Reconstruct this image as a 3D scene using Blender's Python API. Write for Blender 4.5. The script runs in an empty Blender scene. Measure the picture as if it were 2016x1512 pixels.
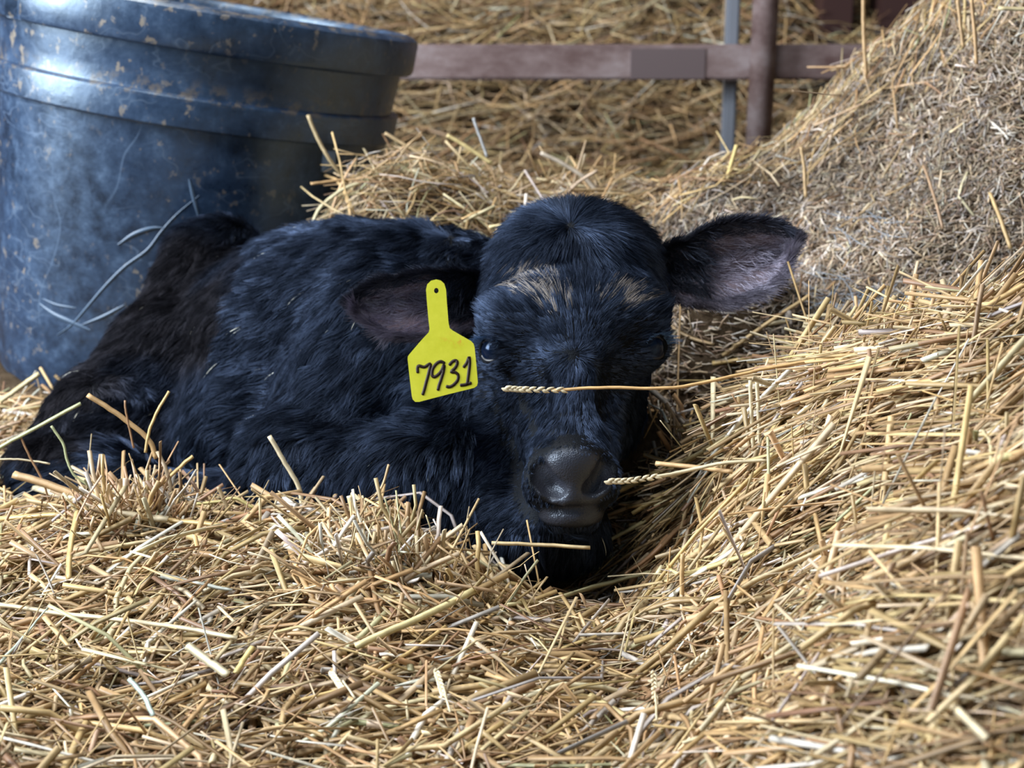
import bpy, math, numpy as np
from mathutils import Vector
S = bpy.context.scene
col = S.collection
rng = np.random.default_rng(7)

# ------------------------------------------------------------------ camera
F = 2846.0                      # focal length in pixels of the 2016x1512 frame
A = math.radians(15.0)          # downward pitch
CAMZ = 0.45
cam_d = bpy.data.cameras.new('camera')
cam = bpy.data.objects.new('camera', cam_d); col.objects.link(cam)
cam.location = (0, 0, CAMZ); cam.rotation_euler = (math.pi/2 - A, 0, 0)
cam_d.sensor_width = 36.0; cam_d.lens = F/2016*36.0
cam_d.clip_start = 0.02; cam_d.clip_end = 100
cam_d.dof.use_dof = True; cam_d.dof.focus_distance = 1.03; cam_d.dof.aperture_fstop = 9.5
S.camera = cam

# ------------------------------------------------------------------ world, lights, exposure
w = bpy.data.worlds.new('barn_air'); S.world = w; w.use_nodes = True
bg = w.node_tree.nodes['Background']
bg.inputs[0].default_value = (0.62, 0.80, 1.0, 1); bg.inputs[1].default_value = 0.20

def area(name, loc, target, sx, sy, power, colr):
    l = bpy.data.lights.new(name, 'AREA'); l.shape = 'RECTANGLE'; l.size = sx; l.size_y = sy
    l.energy = power; l.color = colr
    o = bpy.data.objects.new(name, l); col.objects.link(o); o.location = loc
    o.rotation_euler = (Vector(target)-Vector(loc)).to_track_quat('-Z', 'Y').to_euler()
    return o
# daylight through the barn doorway, to the left and behind the photographer
area('doorway_daylight', (-2.2, 0.95, 1.25), (-0.1, 1.4, 0.15), 1.1, 1.6, 140, (0.86, 0.93, 1.0))
# daylight from the open eave above
area('eave_daylight', (-0.5, 0.35, 2.7), (0.2, 1.4, 0.0), 0.8, 0.6, 36, (0.93, 0.96, 1.0))
# unseen lamp, raised to brighten the straw at the back of the barn
area('back_straw_fill', (-1.2, 2.9, 3.2), (0.3, 3.4, 0.3), 2.5, 1.0, 95, (1.0, 0.95, 0.88))

S.view_settings.view_transform = 'Standard'; S.view_settings.look = 'None'
S.view_settings.exposure = 0.0; S.view_settings.gamma = 1.0
S.view_settings.use_curve_mapping = False
S.cycles.max_bounces = 6; S.cycles.diffuse_bounces = 3; S.cycles.glossy_bounces = 3
S.cycles.transparent_max_bounces = 8
S.cycles.sample_clamp_indirect = 4.0

# ------------------------------------------------------------------ coordinates
R_ = np.array([1, 0, 0.]); U_ = np.array([0, math.sin(A), math.cos(A)]); V_ = np.array([0, math.cos(A), -math.sin(A)])
ORG = np.array([0, 0, CAMZ])
def C(px, py, d): return np.array([(px-1008)/F*d, (756-py)/F*d, d])       # view frame: right, up, depth
def toW(c):
    c = np.asarray(c, float); return ORG + c[..., 0:1]*R_ + c[..., 1:2]*U_ + c[..., 2:3]*V_
def W(px, py, d): return toW(C(px, py, d))
def G(px, py, z):                                                          # the point at height z seen there
    d = (CAMZ-z)/(math.sin(A)+(py-756)/F*math.cos(A)); return W(px, py, d)
def toC(p):
    q = np.asarray(p, float)-ORG; return np.stack([q@R_, q@U_, q@V_], -1)
def proj(p):
    c = toC(p); return 1008+F*c[..., 0]/c[..., 2], 756-F*c[..., 1]/c[..., 2], c[..., 2]

def hash01(i, j, k=0, s=0):
    h = np.sin(i*127.1+j*311.7+k*74.7+s*53.3)*43758.5453
    return h-np.floor(h)
def noise2(x, y, s=0):
    xi = np.floor(x); yi = np.floor(y); fx = x-xi; fy = y-yi
    fx = fx*fx*(3-2*fx); fy = fy*fy*(3-2*fy)
    a = hash01(xi, yi, 0, s); b = hash01(xi+1, yi, 0, s); c = hash01(xi, yi+1, 0, s); d = hash01(xi+1, yi+1, 0, s)
    return (a*(1-fx)+b*fx)*(1-fy)+(c*(1-fx)+d*fx)*fy
def noise3(p, s=0):
    x, y, z = p[..., 0], p[..., 1], p[..., 2]
    xi, yi, zi = np.floor(x), np.floor(y), np.floor(z); fx, fy, fz = x-xi, y-yi, z-zi
    fx = fx*fx*(3-2*fx); fy = fy*fy*(3-2*fy); fz = fz*fz*(3-2*fz); r = 0
    for a in (0, 1):
        for b in (0, 1):
            for c in (0, 1):
                r = r + hash01(xi+a, yi+b, zi+c, s)*(fx if a else 1-fx)*(fy if b else 1-fy)*(fz if c else 1-fz)
    return r

def unit(v): return v/np.maximum(np.linalg.norm(v, axis=-1, keepdims=True), 1e-9)

# ------------------------------------------------------------------ materials
def mat(name, base=(0.5, 0.5, 0.5), rough=0.6, spec=0.5, **kw):
    m = bpy.data.materials.new(name); m.use_nodes = True
    b = m.node_tree.nodes['Principled BSDF']
    b.inputs['Base Color'].default_value = (*base, 1); b.inputs['Roughness'].default_value = rough
    b.inputs['Specular IOR Level'].default_value = spec
    return m
def nd(m, typ, **kw):
    n = m.node_tree.nodes.new(typ)
    for k, v in kw.items(): setattr(n, k, v)
    return n
def lk(m, a, b): m.node_tree.links.new(a, b)
def bsdf(m): return m.node_tree.nodes['Principled BSDF']
def ramp(m, fac, stops):
    r = nd(m, 'ShaderNodeValToRGB'); e = r.color_ramp.elements
    while len(e) < len(stops): e.new(0.5)
    for i, (p, c) in enumerate(stops): e[i].position = p; e[i].color = (*c, 1)
    lk(m, fac, r.inputs[0]); return r.outputs[0]
def noise_tex(m, scale, detail=4, rough=0.6, coord='Object', vec=None, mapping=None):
    n = nd(m, 'ShaderNodeTexNoise'); n.inputs['Scale'].default_value = scale
    n.inputs['Detail'].default_value = detail; n.inputs['Roughness'].default_value = rough
    t = nd(m, 'ShaderNodeTexCoord')
    src = t.outputs[coord]
    if mapping:
        mp = nd(m, 'ShaderNodeMapping'); mp.inputs['Scale'].default_value = mapping; lk(m, src, mp.inputs[0]); src = mp.outputs[0]
    lk(m, src, n.inputs['Vector']); return n.outputs[0]
def mix(m, fac, a, b, mode='MIX'):
    x = nd(m, 'ShaderNodeMix', data_type='RGBA', blend_type=mode)
    if isinstance(fac, (int, float)): x.inputs[0].default_value = fac
    else: lk(m, fac, x.inputs[0])
    for i, v in ((6, a), (7, b)):
        if isinstance(v, tuple): x.inputs[i].default_value = (*v, 1)
        else: lk(m, v, x.inputs[i])
    return x.outputs[2]
def bump(m, h, strength=0.4, dist=0.002):
    b = nd(m, 'ShaderNodeBump'); b.inputs['Strength'].default_value = strength; b.inputs['Distance'].default_value = dist
    lk(m, h, b.inputs['Height']); lk(m, b.outputs[0], bsdf(m).inputs['Normal'])

m_straw = mat('straw', rough=0.42, spec=0.45)
at = nd(m_straw, 'ShaderNodeAttribute', attribute_name='col')
nz = noise_tex(m_straw, 90, 3, 0.6)
lk(m_straw, mix(m_straw, 1.0, at.outputs[0], ramp(m_straw, nz, [(0.3, (0.72, 0.70, 0.68)), (0.7, (1.12, 1.12, 1.12))]), 'MULTIPLY'), bsdf(m_straw).inputs['Base Color'])

m_ground = mat('packed_bedding', rough=0.95, spec=0.1)
lk(m_ground, ramp(m_ground, noise_tex(m_ground, 60, 8, 0.75), [(0.3, (0.035, 0.022, 0.012)), (0.55, (0.11, 0.075, 0.045)), (0.75, (0.24, 0.18, 0.12))]), bsdf(m_ground).inputs['Base Color'])
bump(m_ground, noise_tex(m_ground, 220, 6, 0.7), 0.9, 0.006)

# ------------------------------------------------------------------ mesh helpers
def mesh_np(name, verts, faces, material, parent=None, cols=None, smooth=True, attrs=None):
    """faces: (n,k) int array or list of such"""
    me = bpy.data.meshes.new(name)
    fl = faces if isinstance(faces, list) else [faces]
    me.vertices.add(len(verts)); me.vertices.foreach_set('co', np.asarray(verts, np.float32).ravel())
    loops = np.concatenate([f.ravel() for f in fl]); tot = np.concatenate([np.full(len(f), f.shape[1]) for f in fl])
    start = np.concatenate([[0], np.cumsum(tot)[:-1]])
    me.loops.add(len(loops)); me.loops.foreach_set('vertex_index', loops.astype(np.int32))
    me.polygons.add(len(tot)); me.polygons.foreach_set('loop_start', start.astype(np.int32)); 
    me.update(calc_edges=True)
    if smooth: me.polygons.foreach_set('use_smooth', np.ones(len(tot), bool))
    if cols is not None:
        a = me.color_attributes.new('col', 'FLOAT_COLOR', 'POINT')
        c4 = np.ones((len(verts), 4), np.float32); c4[:, :3] = cols; a.data.foreach_set('color', c4.ravel())
    for k, v in (attrs or {}).items():
        a = me.attributes.new(k, 'FLOAT', 'POINT'); a.data.foreach_set('value', np.asarray(v, np.float32))
    me.materials.append(material); me.validate(); me.update()
    o = bpy.data.objects.new(name, me); col.objects.link(o)
    if parent: o.parent = parent
    return o
def tag(o, label=None, cat=None, group=None, kind=None):
    for k, v in (('label', label), ('category', cat), ('group', group), ('kind', kind)):
        if v: o[k] = v
    return o
def centre(o):
    """put the origin of a mesh at its bottom middle"""
    me = o.data; n = len(me.vertices); v = np.empty(n*3, np.float32); me.vertices.foreach_get('co', v); v = v.reshape(-1, 3)
    c = (v.min(0)+v.max(0))/2; c[2] = v[:, 2].min(); me.vertices.foreach_set('co', (v-c).ravel()); me.update(); o.location = [float(t) for t in c]
    return o

def stalks(name, pts, wid, th, cols, material, parent=None, upref=None):
    """pts (N,K,3): N bent flat stalks with K points each, wid/th (N,) or (N,K); cols (N,3)"""
    N, K, _ = pts.shape
    tan = np.empty_like(pts); tan[:, 1:-1] = pts[:, 2:]-pts[:, :-2]; tan[:, 0] = pts[:, 1]-pts[:, 0]; tan[:, -1] = pts[:, -1]-pts[:, -2]
    tan = unit(tan)
    if upref is None:
        upref = np.array([0, -0.35, 1.0])+rng.normal(0, 0.45, (N, 3))
    side = unit(np.cross(tan, upref[:, None, :])); nrm = np.cross(side, tan)
    w_ = (wid if wid.ndim == 2 else wid[:, None]*np.ones((1, K)))[..., None]/2
    t_ = (th if th.ndim == 2 else th[:, None]*np.ones((1, K)))[..., None]/2
    V = np.stack([pts+side*w_, pts+nrm*t_, pts-side*w_, pts-nrm*t_], 2)   # N,K,4,3
    idx = np.arange(N*K*4).reshape(N, K, 4)
    q = [np.stack([idx[:, :-1, j], idx[:, :-1, (j+1) % 4], idx[:, 1:, (j+1) % 4], idx[:, 1:, j]], -1).reshape(-1, 4) for j in range(4)]
    caps = np.concatenate([idx[:, 0, ::-1], idx[:, -1, :]])
    faces = np.concatenate(q+[caps])
    cc = np.repeat(cols, K*4, 0)
    return mesh_np(name, V.reshape(-1, 3), faces, material, parent, cols=cc, smooth=False)

# ------------------------------------------------------------------ ground height field
CP = []
def g(px, py, z): CP.append(G(px, py, z))
def c3(px, py, d): CP.append(W(px, py, d))
for a_ in [(0,1500,.02),(500,1500,.015),(1008,1500,.02),(1500,1500,.06),(2016,1500,.14),(0,1250,.01),(500,1250,.03),(880,1250,.03),
           (1300,1280,.02),(1500,1250,.06),(2016,1250,.17),(0,1040,.0),(150,1010,-.010),(280,1020,.040),(480,1040,.022),(700,1050,.05),(850,1120,.040),(1000,1140,-.012),(1150,1150,-.022),(1300,1200,-.008),(1150,1260,-.004),
           (1250,1040,.018),(1330,960,.03),(1600,1000,.12),(2016,1000,.2),(1380,860,.03),(1480,880,.09),(1560,790,.135),(1750,730,.18),(2016,640,.235),(1880,680,.215),(1350,780,.035),
           (0,800,.0),(0,700,.0),(0,900,-.005)]: g(*a_)
for a_ in [(1400,640,1.42),(1470,640,1.5),(1800,500,1.47),(2016,450,1.45),(1400,480,1.62),(1250,415,1.76),(1200,435,1.74),(1400,352,1.78),(1600,258,1.78),(1700,160,1.76),(1830,25,1.74),(2016,50,1.55),
           (1600,480,1.56),(1650,400,1.62),(1850,300,1.58),(1100,410,1.76),(720,420,1.70),(900,385,1.74),(1000,390,1.76),(720,450,1.62),(900,480,1.62),(1100,480,1.66)]: c3(*a_)
for p in [(-.35,1.3,0),(-.2,1.5,0),(.05,1.45,0),(-.1,1.3,0),(-.5,1.6,0),(-.4,1.9,0),(-.2,1.75,0.03),(-.8,1.7,0),(-.8,1.2,0),(.16,1.22,0),
          (-.4,2.3,.02),(0,2.2,.03),(.3,2.25,.05),(.6,2.3,.1),(.62,1.75,.62),(.9,2.0,.72),(.9,1.5,.6),(1.1,1.0,.32),(.62,1.3,.17),(.75,1.25,.24),(.95,1.2,.3),(.45,1.3,.085),(.28,1.2,.085),(.36,1.18,.11),(.5,1.12,.16),(0,2.6,.03),(-.8,2.6,.02),(.9,2.6,.3),
          (-.9,.6,.02),(.9,.6,.22),(0,.5,.02),(-1.2,1,.01),(-.12,1.16,.01),(-.08,1.9,.1),(.25,1.98,.14)]: CP.append(np.array(p, float))
CP = np.array(CP)
def ker(d2): return -np.sqrt(d2+0.04**2)
_K = ker(((CP[:, None, :2]-CP[None, :, :2])**2).sum(-1)) - 0.0012*np.eye(len(CP))
_M = np.zeros((len(CP)+1,)*2); _M[:-1, :-1] = _K; _M[-1, :-1] = 1; _M[:-1, -1] = 1
_c = np.linalg.solve(_M, np.append(CP[:, 2], 0))
def height(x, y):
    r = np.empty(x.shape); xf = x.ravel(); yf = y.ravel(); o = np.empty(len(xf))
    for i in range(0, len(xf), 20000):
        a_ = xf[i:i+20000, None]; b_ = yf[i:i+20000, None]
        o[i:i+20000] = ker((a_-CP[:, 0])**2+(b_-CP[:, 1])**2)@_c[:-1]+_c[-1]
    o = o + 0.012*(noise2(xf*14, yf*14, 1)-.5)+0.007*(noise2(xf*37, yf*37, 2)-.5)
    bm_ = np.clip((yf-np.interp(xf, [-.3, .1, .2, .33, .6, .9], [1.62, 1.52, 1.32, 1.24, 1.16, 1.08]))/.1, 0, 1)*np.clip((2.2-yf)/.2, 0, 1)*(xf > -.2)
    o = o+bm_*(.030*(noise2(xf*9+3, yf*9, 3)-.5)+.020*(noise2(xf*21, yf*21, 4)-.5))
    return o.reshape(x.shape)
gx = np.arange(-2.0, 1.32, .0125); gy = np.arange(.45, 2.65, .0125)
GX, GY = np.meshgrid(gx, gy); GZ = height(GX, GY)
def hz(x, y):
    i = np.clip((x-gx[0])/.0125, 0, len(gx)-1.001); j = np.clip((y-gy[0])/.0125, 0, len(gy)-1.001)
    a_ = i.astype(int); b_ = j.astype(int); fx = i-a_; fy = j-b_
    return (GZ[b_, a_]*(1-fx)+GZ[b_, a_+1]*fx)*(1-fy)+(GZ[b_+1, a_]*(1-fx)+GZ[b_+1, a_+1]*fx)*fy
def hnorm(x, y):
    e = .012; dx = (hz(x+e, y)-hz(x-e, y))/(2*e); dy = (hz(x, y+e)-hz(x, y-e))/(2*e)
    return unit(np.stack([-dx, -dy, np.ones_like(dx)], -1))
def gridfaces(ny, nx):
    i = np.arange(ny*nx).reshape(ny, nx)
    return np.stack([i[:-1, :-1], i[:-1, 1:], i[1:, 1:], i[1:, :-1]], -1).reshape(-1, 4)
gr = mesh_np('ground', np.stack([GX, GY, GZ-.004], -1).reshape(-1, 3), gridfaces(*GX.shape), m_ground)
tag(gr, kind='structure')

# ------------------------------------------------------------------ calf body as one continuous surface
VOX = 0.0036
lo = np.array([-.66, -.26, 0.98]); hi = np.array([.26, .24, 1.78])
dims = np.ceil((hi-lo)/VOX).astype(int)
SD = np.full(dims, 0.3, np.float32)
ax = [lo[i]+np.arange(dims[i])*VOX for i in range(3)]
def region(bl, bh, m=0.06):
    sl = []
    for i in range(3):
        a_ = max(0, int((bl[i]-m-lo[i])/VOX)); b_ = min(dims[i], int((bh[i]+m-lo[i])/VOX)+1); sl.append(slice(a_, b_))
    P = np.stack(np.meshgrid(*[ax[i][sl[i]] for i in range(3)], indexing='ij'), -1)
    return tuple(sl), P
def smin(a_, b_, k):
    h = np.clip(k-np.abs(a_-b_), 0, None)/k; return np.minimum(a_, b_)-h*h*k*.25
def put(sl, d, k, carve=False):
    cur = SD[sl]; SD[sl] = (-smin(-cur, d, k) if carve else smin(cur, d, k)).astype(np.float32)
def EL(c, r, k=.03, rot=0, yaw=0, carve=False):
    c = np.array(c); r = np.array(r); m = max(r)
    sl, P = region(c-m, c+m); q = P-c
    cs, sn = math.cos(rot), math.sin(rot)
    x, y, z = q[..., 0]*cs+q[..., 1]*sn, -q[..., 0]*sn+q[..., 1]*cs, q[..., 2]
    cy, sy = math.cos(yaw), math.sin(yaw); x, z = x*cy+z*sy, -x*sy+z*cy
    q = np.stack([x, y, z], -1)
    k0 = np.linalg.norm(q/r, axis=-1); k1 = np.linalg.norm(q/(r*r), axis=-1)
    d = np.where(k1 > 1e-6, k0*(k0-1)/np.maximum(k1, 1e-6), -min(r))
    put(sl, -d if carve else d, k, carve) if not carve else put(sl, d, k, True)
def RC(a_, ra, b_, rb, k=.03, carve=False):
    a_ = np.array(a_); b_ = np.array(b_); m = max(ra, rb)
    sl, P = region(np.minimum(a_, b_)-m, np.maximum(a_, b_)+m)
    ba = b_-a_; h = np.clip(((P-a_)@ba)/(ba@ba), 0, 1)
    d = np.linalg.norm(P-a_-h[..., None]*ba, axis=-1)-(ra+(rb-ra)*h)
    put(sl, d, k, carve)
def surf(px, py):
    '''depth of the surface built so far along the sight line of (px, py)'''
    ds = np.arange(1.0, 1.7, .001); P = np.stack([(px-1008)/F*ds, (756-py)/F*ds, ds], -1)
    i = np.clip(((P-lo)/VOX).round().astype(int), 0, dims-1); k = np.argmax(SD[i[:, 0], i[:, 1], i[:, 2]] < 0); return ds[k]
# torso, rump, legs
RC(C(850,722,1.41), .122, C(600,712,1.53), .134, .03)
EL(C(700,640,1.45), (.12,.095,.1), .05)
EL(C(505,850,1.44), (.085,.085,.09), .05)
EL(C(435,560,1.60), (.052,.066,.07), .02)
RC(C(420,545,1.58), .050, C(330,730,1.50), .060, .02)
RC(C(330,730,1.50), .058, C(230,850,1.44), .052, .03)
RC(C(215,850,1.44), .056, C(115,925,1.40), .042, .04)
RC(C(110,940,1.38), .036, C(420,990,1.31), .028, .02)
# shoulder and folded foreleg
RC(C(800,720,1.36), .090, C(620,900,1.30), .058, .05)
RC(C(590,950,1.27), .050, C(860,955,1.21), .042, .02)
RC(C(860,955,1.21), .044, C(960,1060,1.20), .038, .03)
# neck, brisket
RC(C(1075,660,1.29), .068, C(900,700,1.38), .104, .05)
RC(C(1000,800,1.28), .066, C(985,1010,1.24), .055, .05)
EL(C(1085,1040,1.18), (.048,.036,.045), .03)
# head
EL(C(1130,596,1.215), (.078,.070,.072), .02)
EL(C(1128,520,1.225), (.056,.044,.055), .03)
RC(C(1130,650,1.190), .062, C(1128,860,1.130), .038, .025)
EL(C(1122,760,1.225), (.064,.075,.055), .025)
RC(C(1128,840,1.200), .046, C(1122,1000,1.128), .022, .02)
EL(C(1124,925,1.100), (.033,.026,.034), .015)
EL(C(1124,968,1.098), (.033,.019,.033), .012)
EL(C(1127,905,1.076), (.020,.014,.016), .012)
EL(C(1063,948,1.085), (.012,.017,.016), .010)
EL(C(1189,942,1.085), (.012,.017,.016), .010)
EL(C(1124,1016,1.095), (.024,.012,.022), .008)
EL(C(1012,624,1.155), (.028,.016,.020), .03)
EL(C(1248,618,1.155), (.026,.016,.020), .03)
EL(C(1130,735,1.150), (.024,.05,.02), .03)
EL(C(1052,770,1.128), (.014,.030,.016), .03, rot=.3, carve=True)
EL(C(1212,770,1.128), (.014,.030,.016), .03, rot=-.3, carve=True)
EYE = []
for ex, ey, yaw in ((988, 690, -.62), (1266, 684, .58)):
    c_ = C(ex, ey, surf(ex, ey)+.014); EYE.append((c_, yaw)); EL(c_, (.0195,.0185,.0195), .016)
for c_, yaw in EYE:
    s = np.array([math.sin(yaw), 0, -math.cos(yaw)])
    EL(c_+s*.018, (.0115,.0090,.010), .004, yaw=-yaw, carve=True)
def groove(pts, r, k, off=0.0):
    q = [C(x, y, surf(x, y)+off) for x, y in pts]
    for a_, b_ in zip(q[:-1], q[1:]): RC(a_, r, b_, r, k, carve=True)
groove([(1012,742),(1030,790),(1052,850)], .0032, .010)
groove([(985,800),(1000,860),(1022,905)], .0032, .008)
groove([(1040,985),(1062,996),(1090,1002),(1125,1004),(1160,1000),(1188,990),(1206,978)], .0030, .003)
q = [C(x, y, surf(x, y)+.004) for x, y in ((1060,920),(1068,938),(1082,954),(1098,964))]
for (a_, b_), r in zip(zip(q[:-1], q[1:]), (.0066,.0086,.0072)): RC(a_, r, b_, r*.95, .004, carve=True)
q = [C(x, y, surf(x, y)+.004) for x, y in ((1192,912),(1186,930),(1176,948),(1162,962))]
for (a_, b_), r in zip(zip(q[:-1], q[1:]), (.0062,.0082,.0068)): RC(a_, r, b_, r*.95, .004, carve=True)
# soft folds and muscle under the coat
_X = np.stack(np.meshgrid(ax[0], ax[1], ax[2], indexing='ij'), -1).astype(np.float32)
_lump = np.zeros(dims, np.float32)
for z0 in range(0, dims[0], 40):
    _p = _X[z0:z0+40]; _b = np.clip((1008+F*_p[..., 0]/_p[..., 2]-880)/-40, 0, 1)
    _m = np.abs(SD[z0:z0+40]) < .03
    _l = np.zeros(_p.shape[:3], np.float32); _l[_m] = ((noise3(_p[_m]*13, 51)-.5)*.022+(noise3(_p[_m]*30, 52)-.5)*.008)*_b[_m]; SD[z0:z0+40] += _l
def sdf_at(p):
    i = (toC(p)-lo)/VOX; ok = ((i > 0) & (i < dims-1)).all(-1); j = np.clip(i.round().astype(int), 0, dims-1)
    return np.where(ok, SD[j[..., 0], j[..., 1], j[..., 2]], .3)

import openvdb
vg = openvdb.FloatGrid(0.3); vg.copyFromArray(SD); 
pts_, quads_ = vg.convertToQuads(0.0)
pts_ = pts_*VOX+lo
quads_ = quads_.astype(np.int64)
# keep the connected surface only, nothing to prune; orientation check
n0 = np.cross(pts_[quads_[:200, 1]]-pts_[quads_[:200, 0]], pts_[quads_[:200, 2]]-pts_[quads_[:200, 0]])
vi = np.clip(((pts_-lo)/VOX).round().astype(int), 1, dims-2)
def sd_grad(P):
    i = np.clip(((P-lo)/VOX).round().astype(int), 2, np.array(dims)-3); r = []
    for a_ in range(3):
        e = np.zeros(3, int); e[a_] = 2; u_ = i+e; d_ = i-e
        r.append(SD[u_[:, 0], u_[:, 1], u_[:, 2]]-SD[d_[:, 0], d_[:, 1], d_[:, 2]])
    return unit(np.stack(r, -1))
if (n0*sd_grad(pts_[quads_[:200, 0]])).sum() < 0: quads_ = quads_[:, ::-1]
VN = sd_grad(pts_)
vpx = 1008+F*pts_[:, 0]/pts_[:, 2]; vpy = 756-F*pts_[:, 1]/pts_[:, 2]
def bare_mask(px, py, d):
    a_ = np.clip(1.25-np.sqrt(((px-1127)/66)**2+((py-943)/52)**2), 0, .2)/.2
    lip = np.clip(1.2-np.sqrt(((px-1124)/56)**2+((py-1014)/20)**2), 0, .2)/.2
    return np.maximum(a_, lip)*(d < 1.11)
bare = bare_mask(vpx, vpy, pts_[:, 2])

m_skin = mat('calf_hide', (0.003, 0.0035, 0.005), 0.55, 0.25); bsdf(m_skin).inputs['Specular Tint'].default_value = (.72, .84, 1, 1)
b_ = bsdf(m_skin); ba_ = nd(m_skin, 'ShaderNodeAttribute', attribute_name='bare')
vor = nd(m_skin, 'ShaderNodeTexVoronoi'); vor.inputs['Scale'].default_value = 800
tc = nd(m_skin, 'ShaderNodeTexCoord'); lk(m_skin, tc.outputs['Object'], vor.inputs['Vector'])
mr2 = nd(m_skin, 'ShaderNodeMapRange'); mr2.inputs[3].default_value = .15; mr2.inputs[4].default_value = .5; lk(m_skin, ba_.outputs['Fac'], mr2.inputs[0]); lk(m_skin, mr2.outputs[0], b_.inputs['Specular IOR Level'])
lk(m_skin, mix(m_skin, ba_.outputs['Fac'], (0.003, 0.0035, 0.005), (0.032, 0.034, 0.045)), b_.inputs['Base Color'])
mr = nd(m_skin, 'ShaderNodeMapRange'); mr.inputs[3].default_value = .65; mr.inputs[4].default_value = .34; lk(m_skin, ba_.outputs['Fac'], mr.inputs[0]); lk(m_skin, mr.outputs[0], b_.inputs['Roughness'])
bump(m_skin, vor.outputs['Distance'], 0.35, 0.0008)

calf = bpy.data.objects.new('calf', None); col.objects.link(calf)
calf.location = (-.2, 1.4, 0)
tag(calf, 'black newborn calf lying curled in the straw, head facing the camera', 'calf')
bpy.context.view_layer.update()
def under(o, parent):
    o.parent = parent; o.matrix_parent_inverse = parent.matrix_world.inverted(); return o
bodyo = mesh_np('body', toW(pts_), quads_, m_skin, attrs={'bare': bare}); under(bodyo, calf)

# ------------------------------------------------------------------ fur
m_fur = mat('black_fur')
fa = nd(m_fur, 'ShaderNodeAttribute', attribute_name='tint')
fm = nd(m_fur, 'ShaderNodeMix', data_type='RGBA', blend_type='MULTIPLY'); fm.inputs[0].default_value = 1.0
lk(m_fur, fa.outputs['Color'], fm.inputs[6]); fm.inputs[7].default_value = (3.6, 4.0, 4.5, 1)
hb2 = nd(m_fur, 'ShaderNodeBsdfHair'); hb2.component = 'Reflection'; hb2.inputs['RoughnessU'].default_value = .16; hb2.inputs['RoughnessV'].default_value = .55
lk(m_fur, fm.outputs[2], hb2.inputs['Color'])
df = nd(m_fur, 'ShaderNodeBsdfDiffuse'); lk(m_fur, fa.outputs['Color'], df.inputs['Color'])
ad = nd(m_fur, 'ShaderNodeAddShader'); lk(m_fur, hb2.outputs[0], ad.inputs[0]); lk(m_fur, df.outputs[0], ad.inputs[1])
lk(m_fur, ad.outputs[0], m_fur.node_tree.nodes['Material Output'].inputs['Surface'])
def hair(name, P, rad, tint, material, parent):
    """P (N,K,3) world, rad (N,K), tint (N,3)"""
    N, K, _ = P.shape
    hc = bpy.data.hair_curves.new(name); hc.add_curves([K]*N)
    hc.attributes['position'].data.foreach_set('vector', P.astype(np.float32).ravel())
    a_ = hc.attributes.get('radius') or hc.attributes.new('radius', 'FLOAT', 'POINT'); a_.data.foreach_set('value', rad.astype(np.float32).ravel())
    a_ = hc.attributes.new('tint', 'FLOAT_COLOR', 'CURVE'); t4 = np.ones((N, 4), np.float32); t4[:, :3] = tint; a_.data.foreach_set('color', t4.ravel())
    hc.materials.append(material)
    o = bpy.data.objects.new(name, hc); col.objects.link(o); under(o, parent); return o

tri = np.concatenate([quads_[:, [0, 1, 2]], quads_[:, [0, 2, 3]]])
e1 = pts_[tri[:, 1]]-pts_[tri[:, 0]]; e2 = pts_[tri[:, 2]]-pts_[tri[:, 0]]
ar = np.linalg.norm(np.cross(e1, e2), axis=1)/2
tc_ = pts_[tri].mean(1); tn = VN[tri].mean(1)
facing = -(unit(tc_)*tn).sum(1)
tw = toW(tc_)
ishead = lambda c: (np.abs((1008+F*c[:, 0]/c[:, 2])-1132) < 200) & ((756-F*c[:, 1]/c[:, 2]) < 1045) & (c[:, 2] < 1.225)
hd = ishead(tc_)
wgt = ar*np.where(facing > -.35, 1, 0)*(tw[:, 2] > -.02)*np.where(hd, 3.2, 1.0)
NH = 400000
pick = rng.choice(len(tri), NH, p=wgt/wgt.sum())
r1 = np.sqrt(rng.random(NH))[:, None]; r2 = rng.random(NH)[:, None]
P0 = pts_[tri[pick, 0]]*(1-r1)+pts_[tri[pick, 1]]*(r1*(1-r2))+pts_[tri[pick, 2]]*(r1*r2)
N0 = unit(sd_grad(P0)); px0 = 1008+F*P0[:, 0]/P0[:, 2]; py0 = 756-F*P0[:, 1]/P0[:, 2]
H0 = ishead(P0)
keep = rng.random(NH) > bare_mask(px0, py0, P0[:, 2])*1.2
for c_, yaw in EYE:
    s = np.array([math.sin(yaw), 0, -math.cos(yaw)]); keep &= np.linalg.norm(P0-(c_+s*.018), axis=1) > .0115
P0, N0, px0, py0, H0 = P0[keep], N0[keep], px0[keep], py0[keep], H0[keep]; NH = len(P0)
# flow of the coat, in the view frame
body_flow = np.tile([-.62, -.74, .25], (NH, 1))
thigh = (px0 < 480+(560-py0)*.45) & (py0 < 900) & (px0 < 500)
body_flow[thigh] = [-.42, -.9, -.1]
brisket = (px0 > 860) & ~H0
body_flow[brisket] = [-.15, -1, .0]
fore = (px0 > 500) & (px0 < 960) & (py0 > 860)
body_flow[fore] = [-.25, -.95, .0]
sw = np.stack([noise3(P0*16, 3)-.5, noise3(P0*16, 4)-.5, noise3(P0*16, 5)-.5], -1)*1.4
sw2 = np.stack([noise3(P0*60, 6)-.5, noise3(P0*60, 7)-.5, noise3(P0*60, 8)-.5], -1)*.8
body_flow = body_flow+sw+sw2
w1 = C(1134, 706, 1.13); w2 = C(1124, 468, 1.18)
d1 = P0-w1; d2 = P0-w2
l1 = np.linalg.norm(d1, axis=1); l2 = np.linalg.norm(d2, axis=1)
k_ = 1/(1+np.exp((l1-l2-.012)/.008))
head_flow = unit(d1)*k_[:, None]+unit(d2)*(1-k_[:, None])
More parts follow.
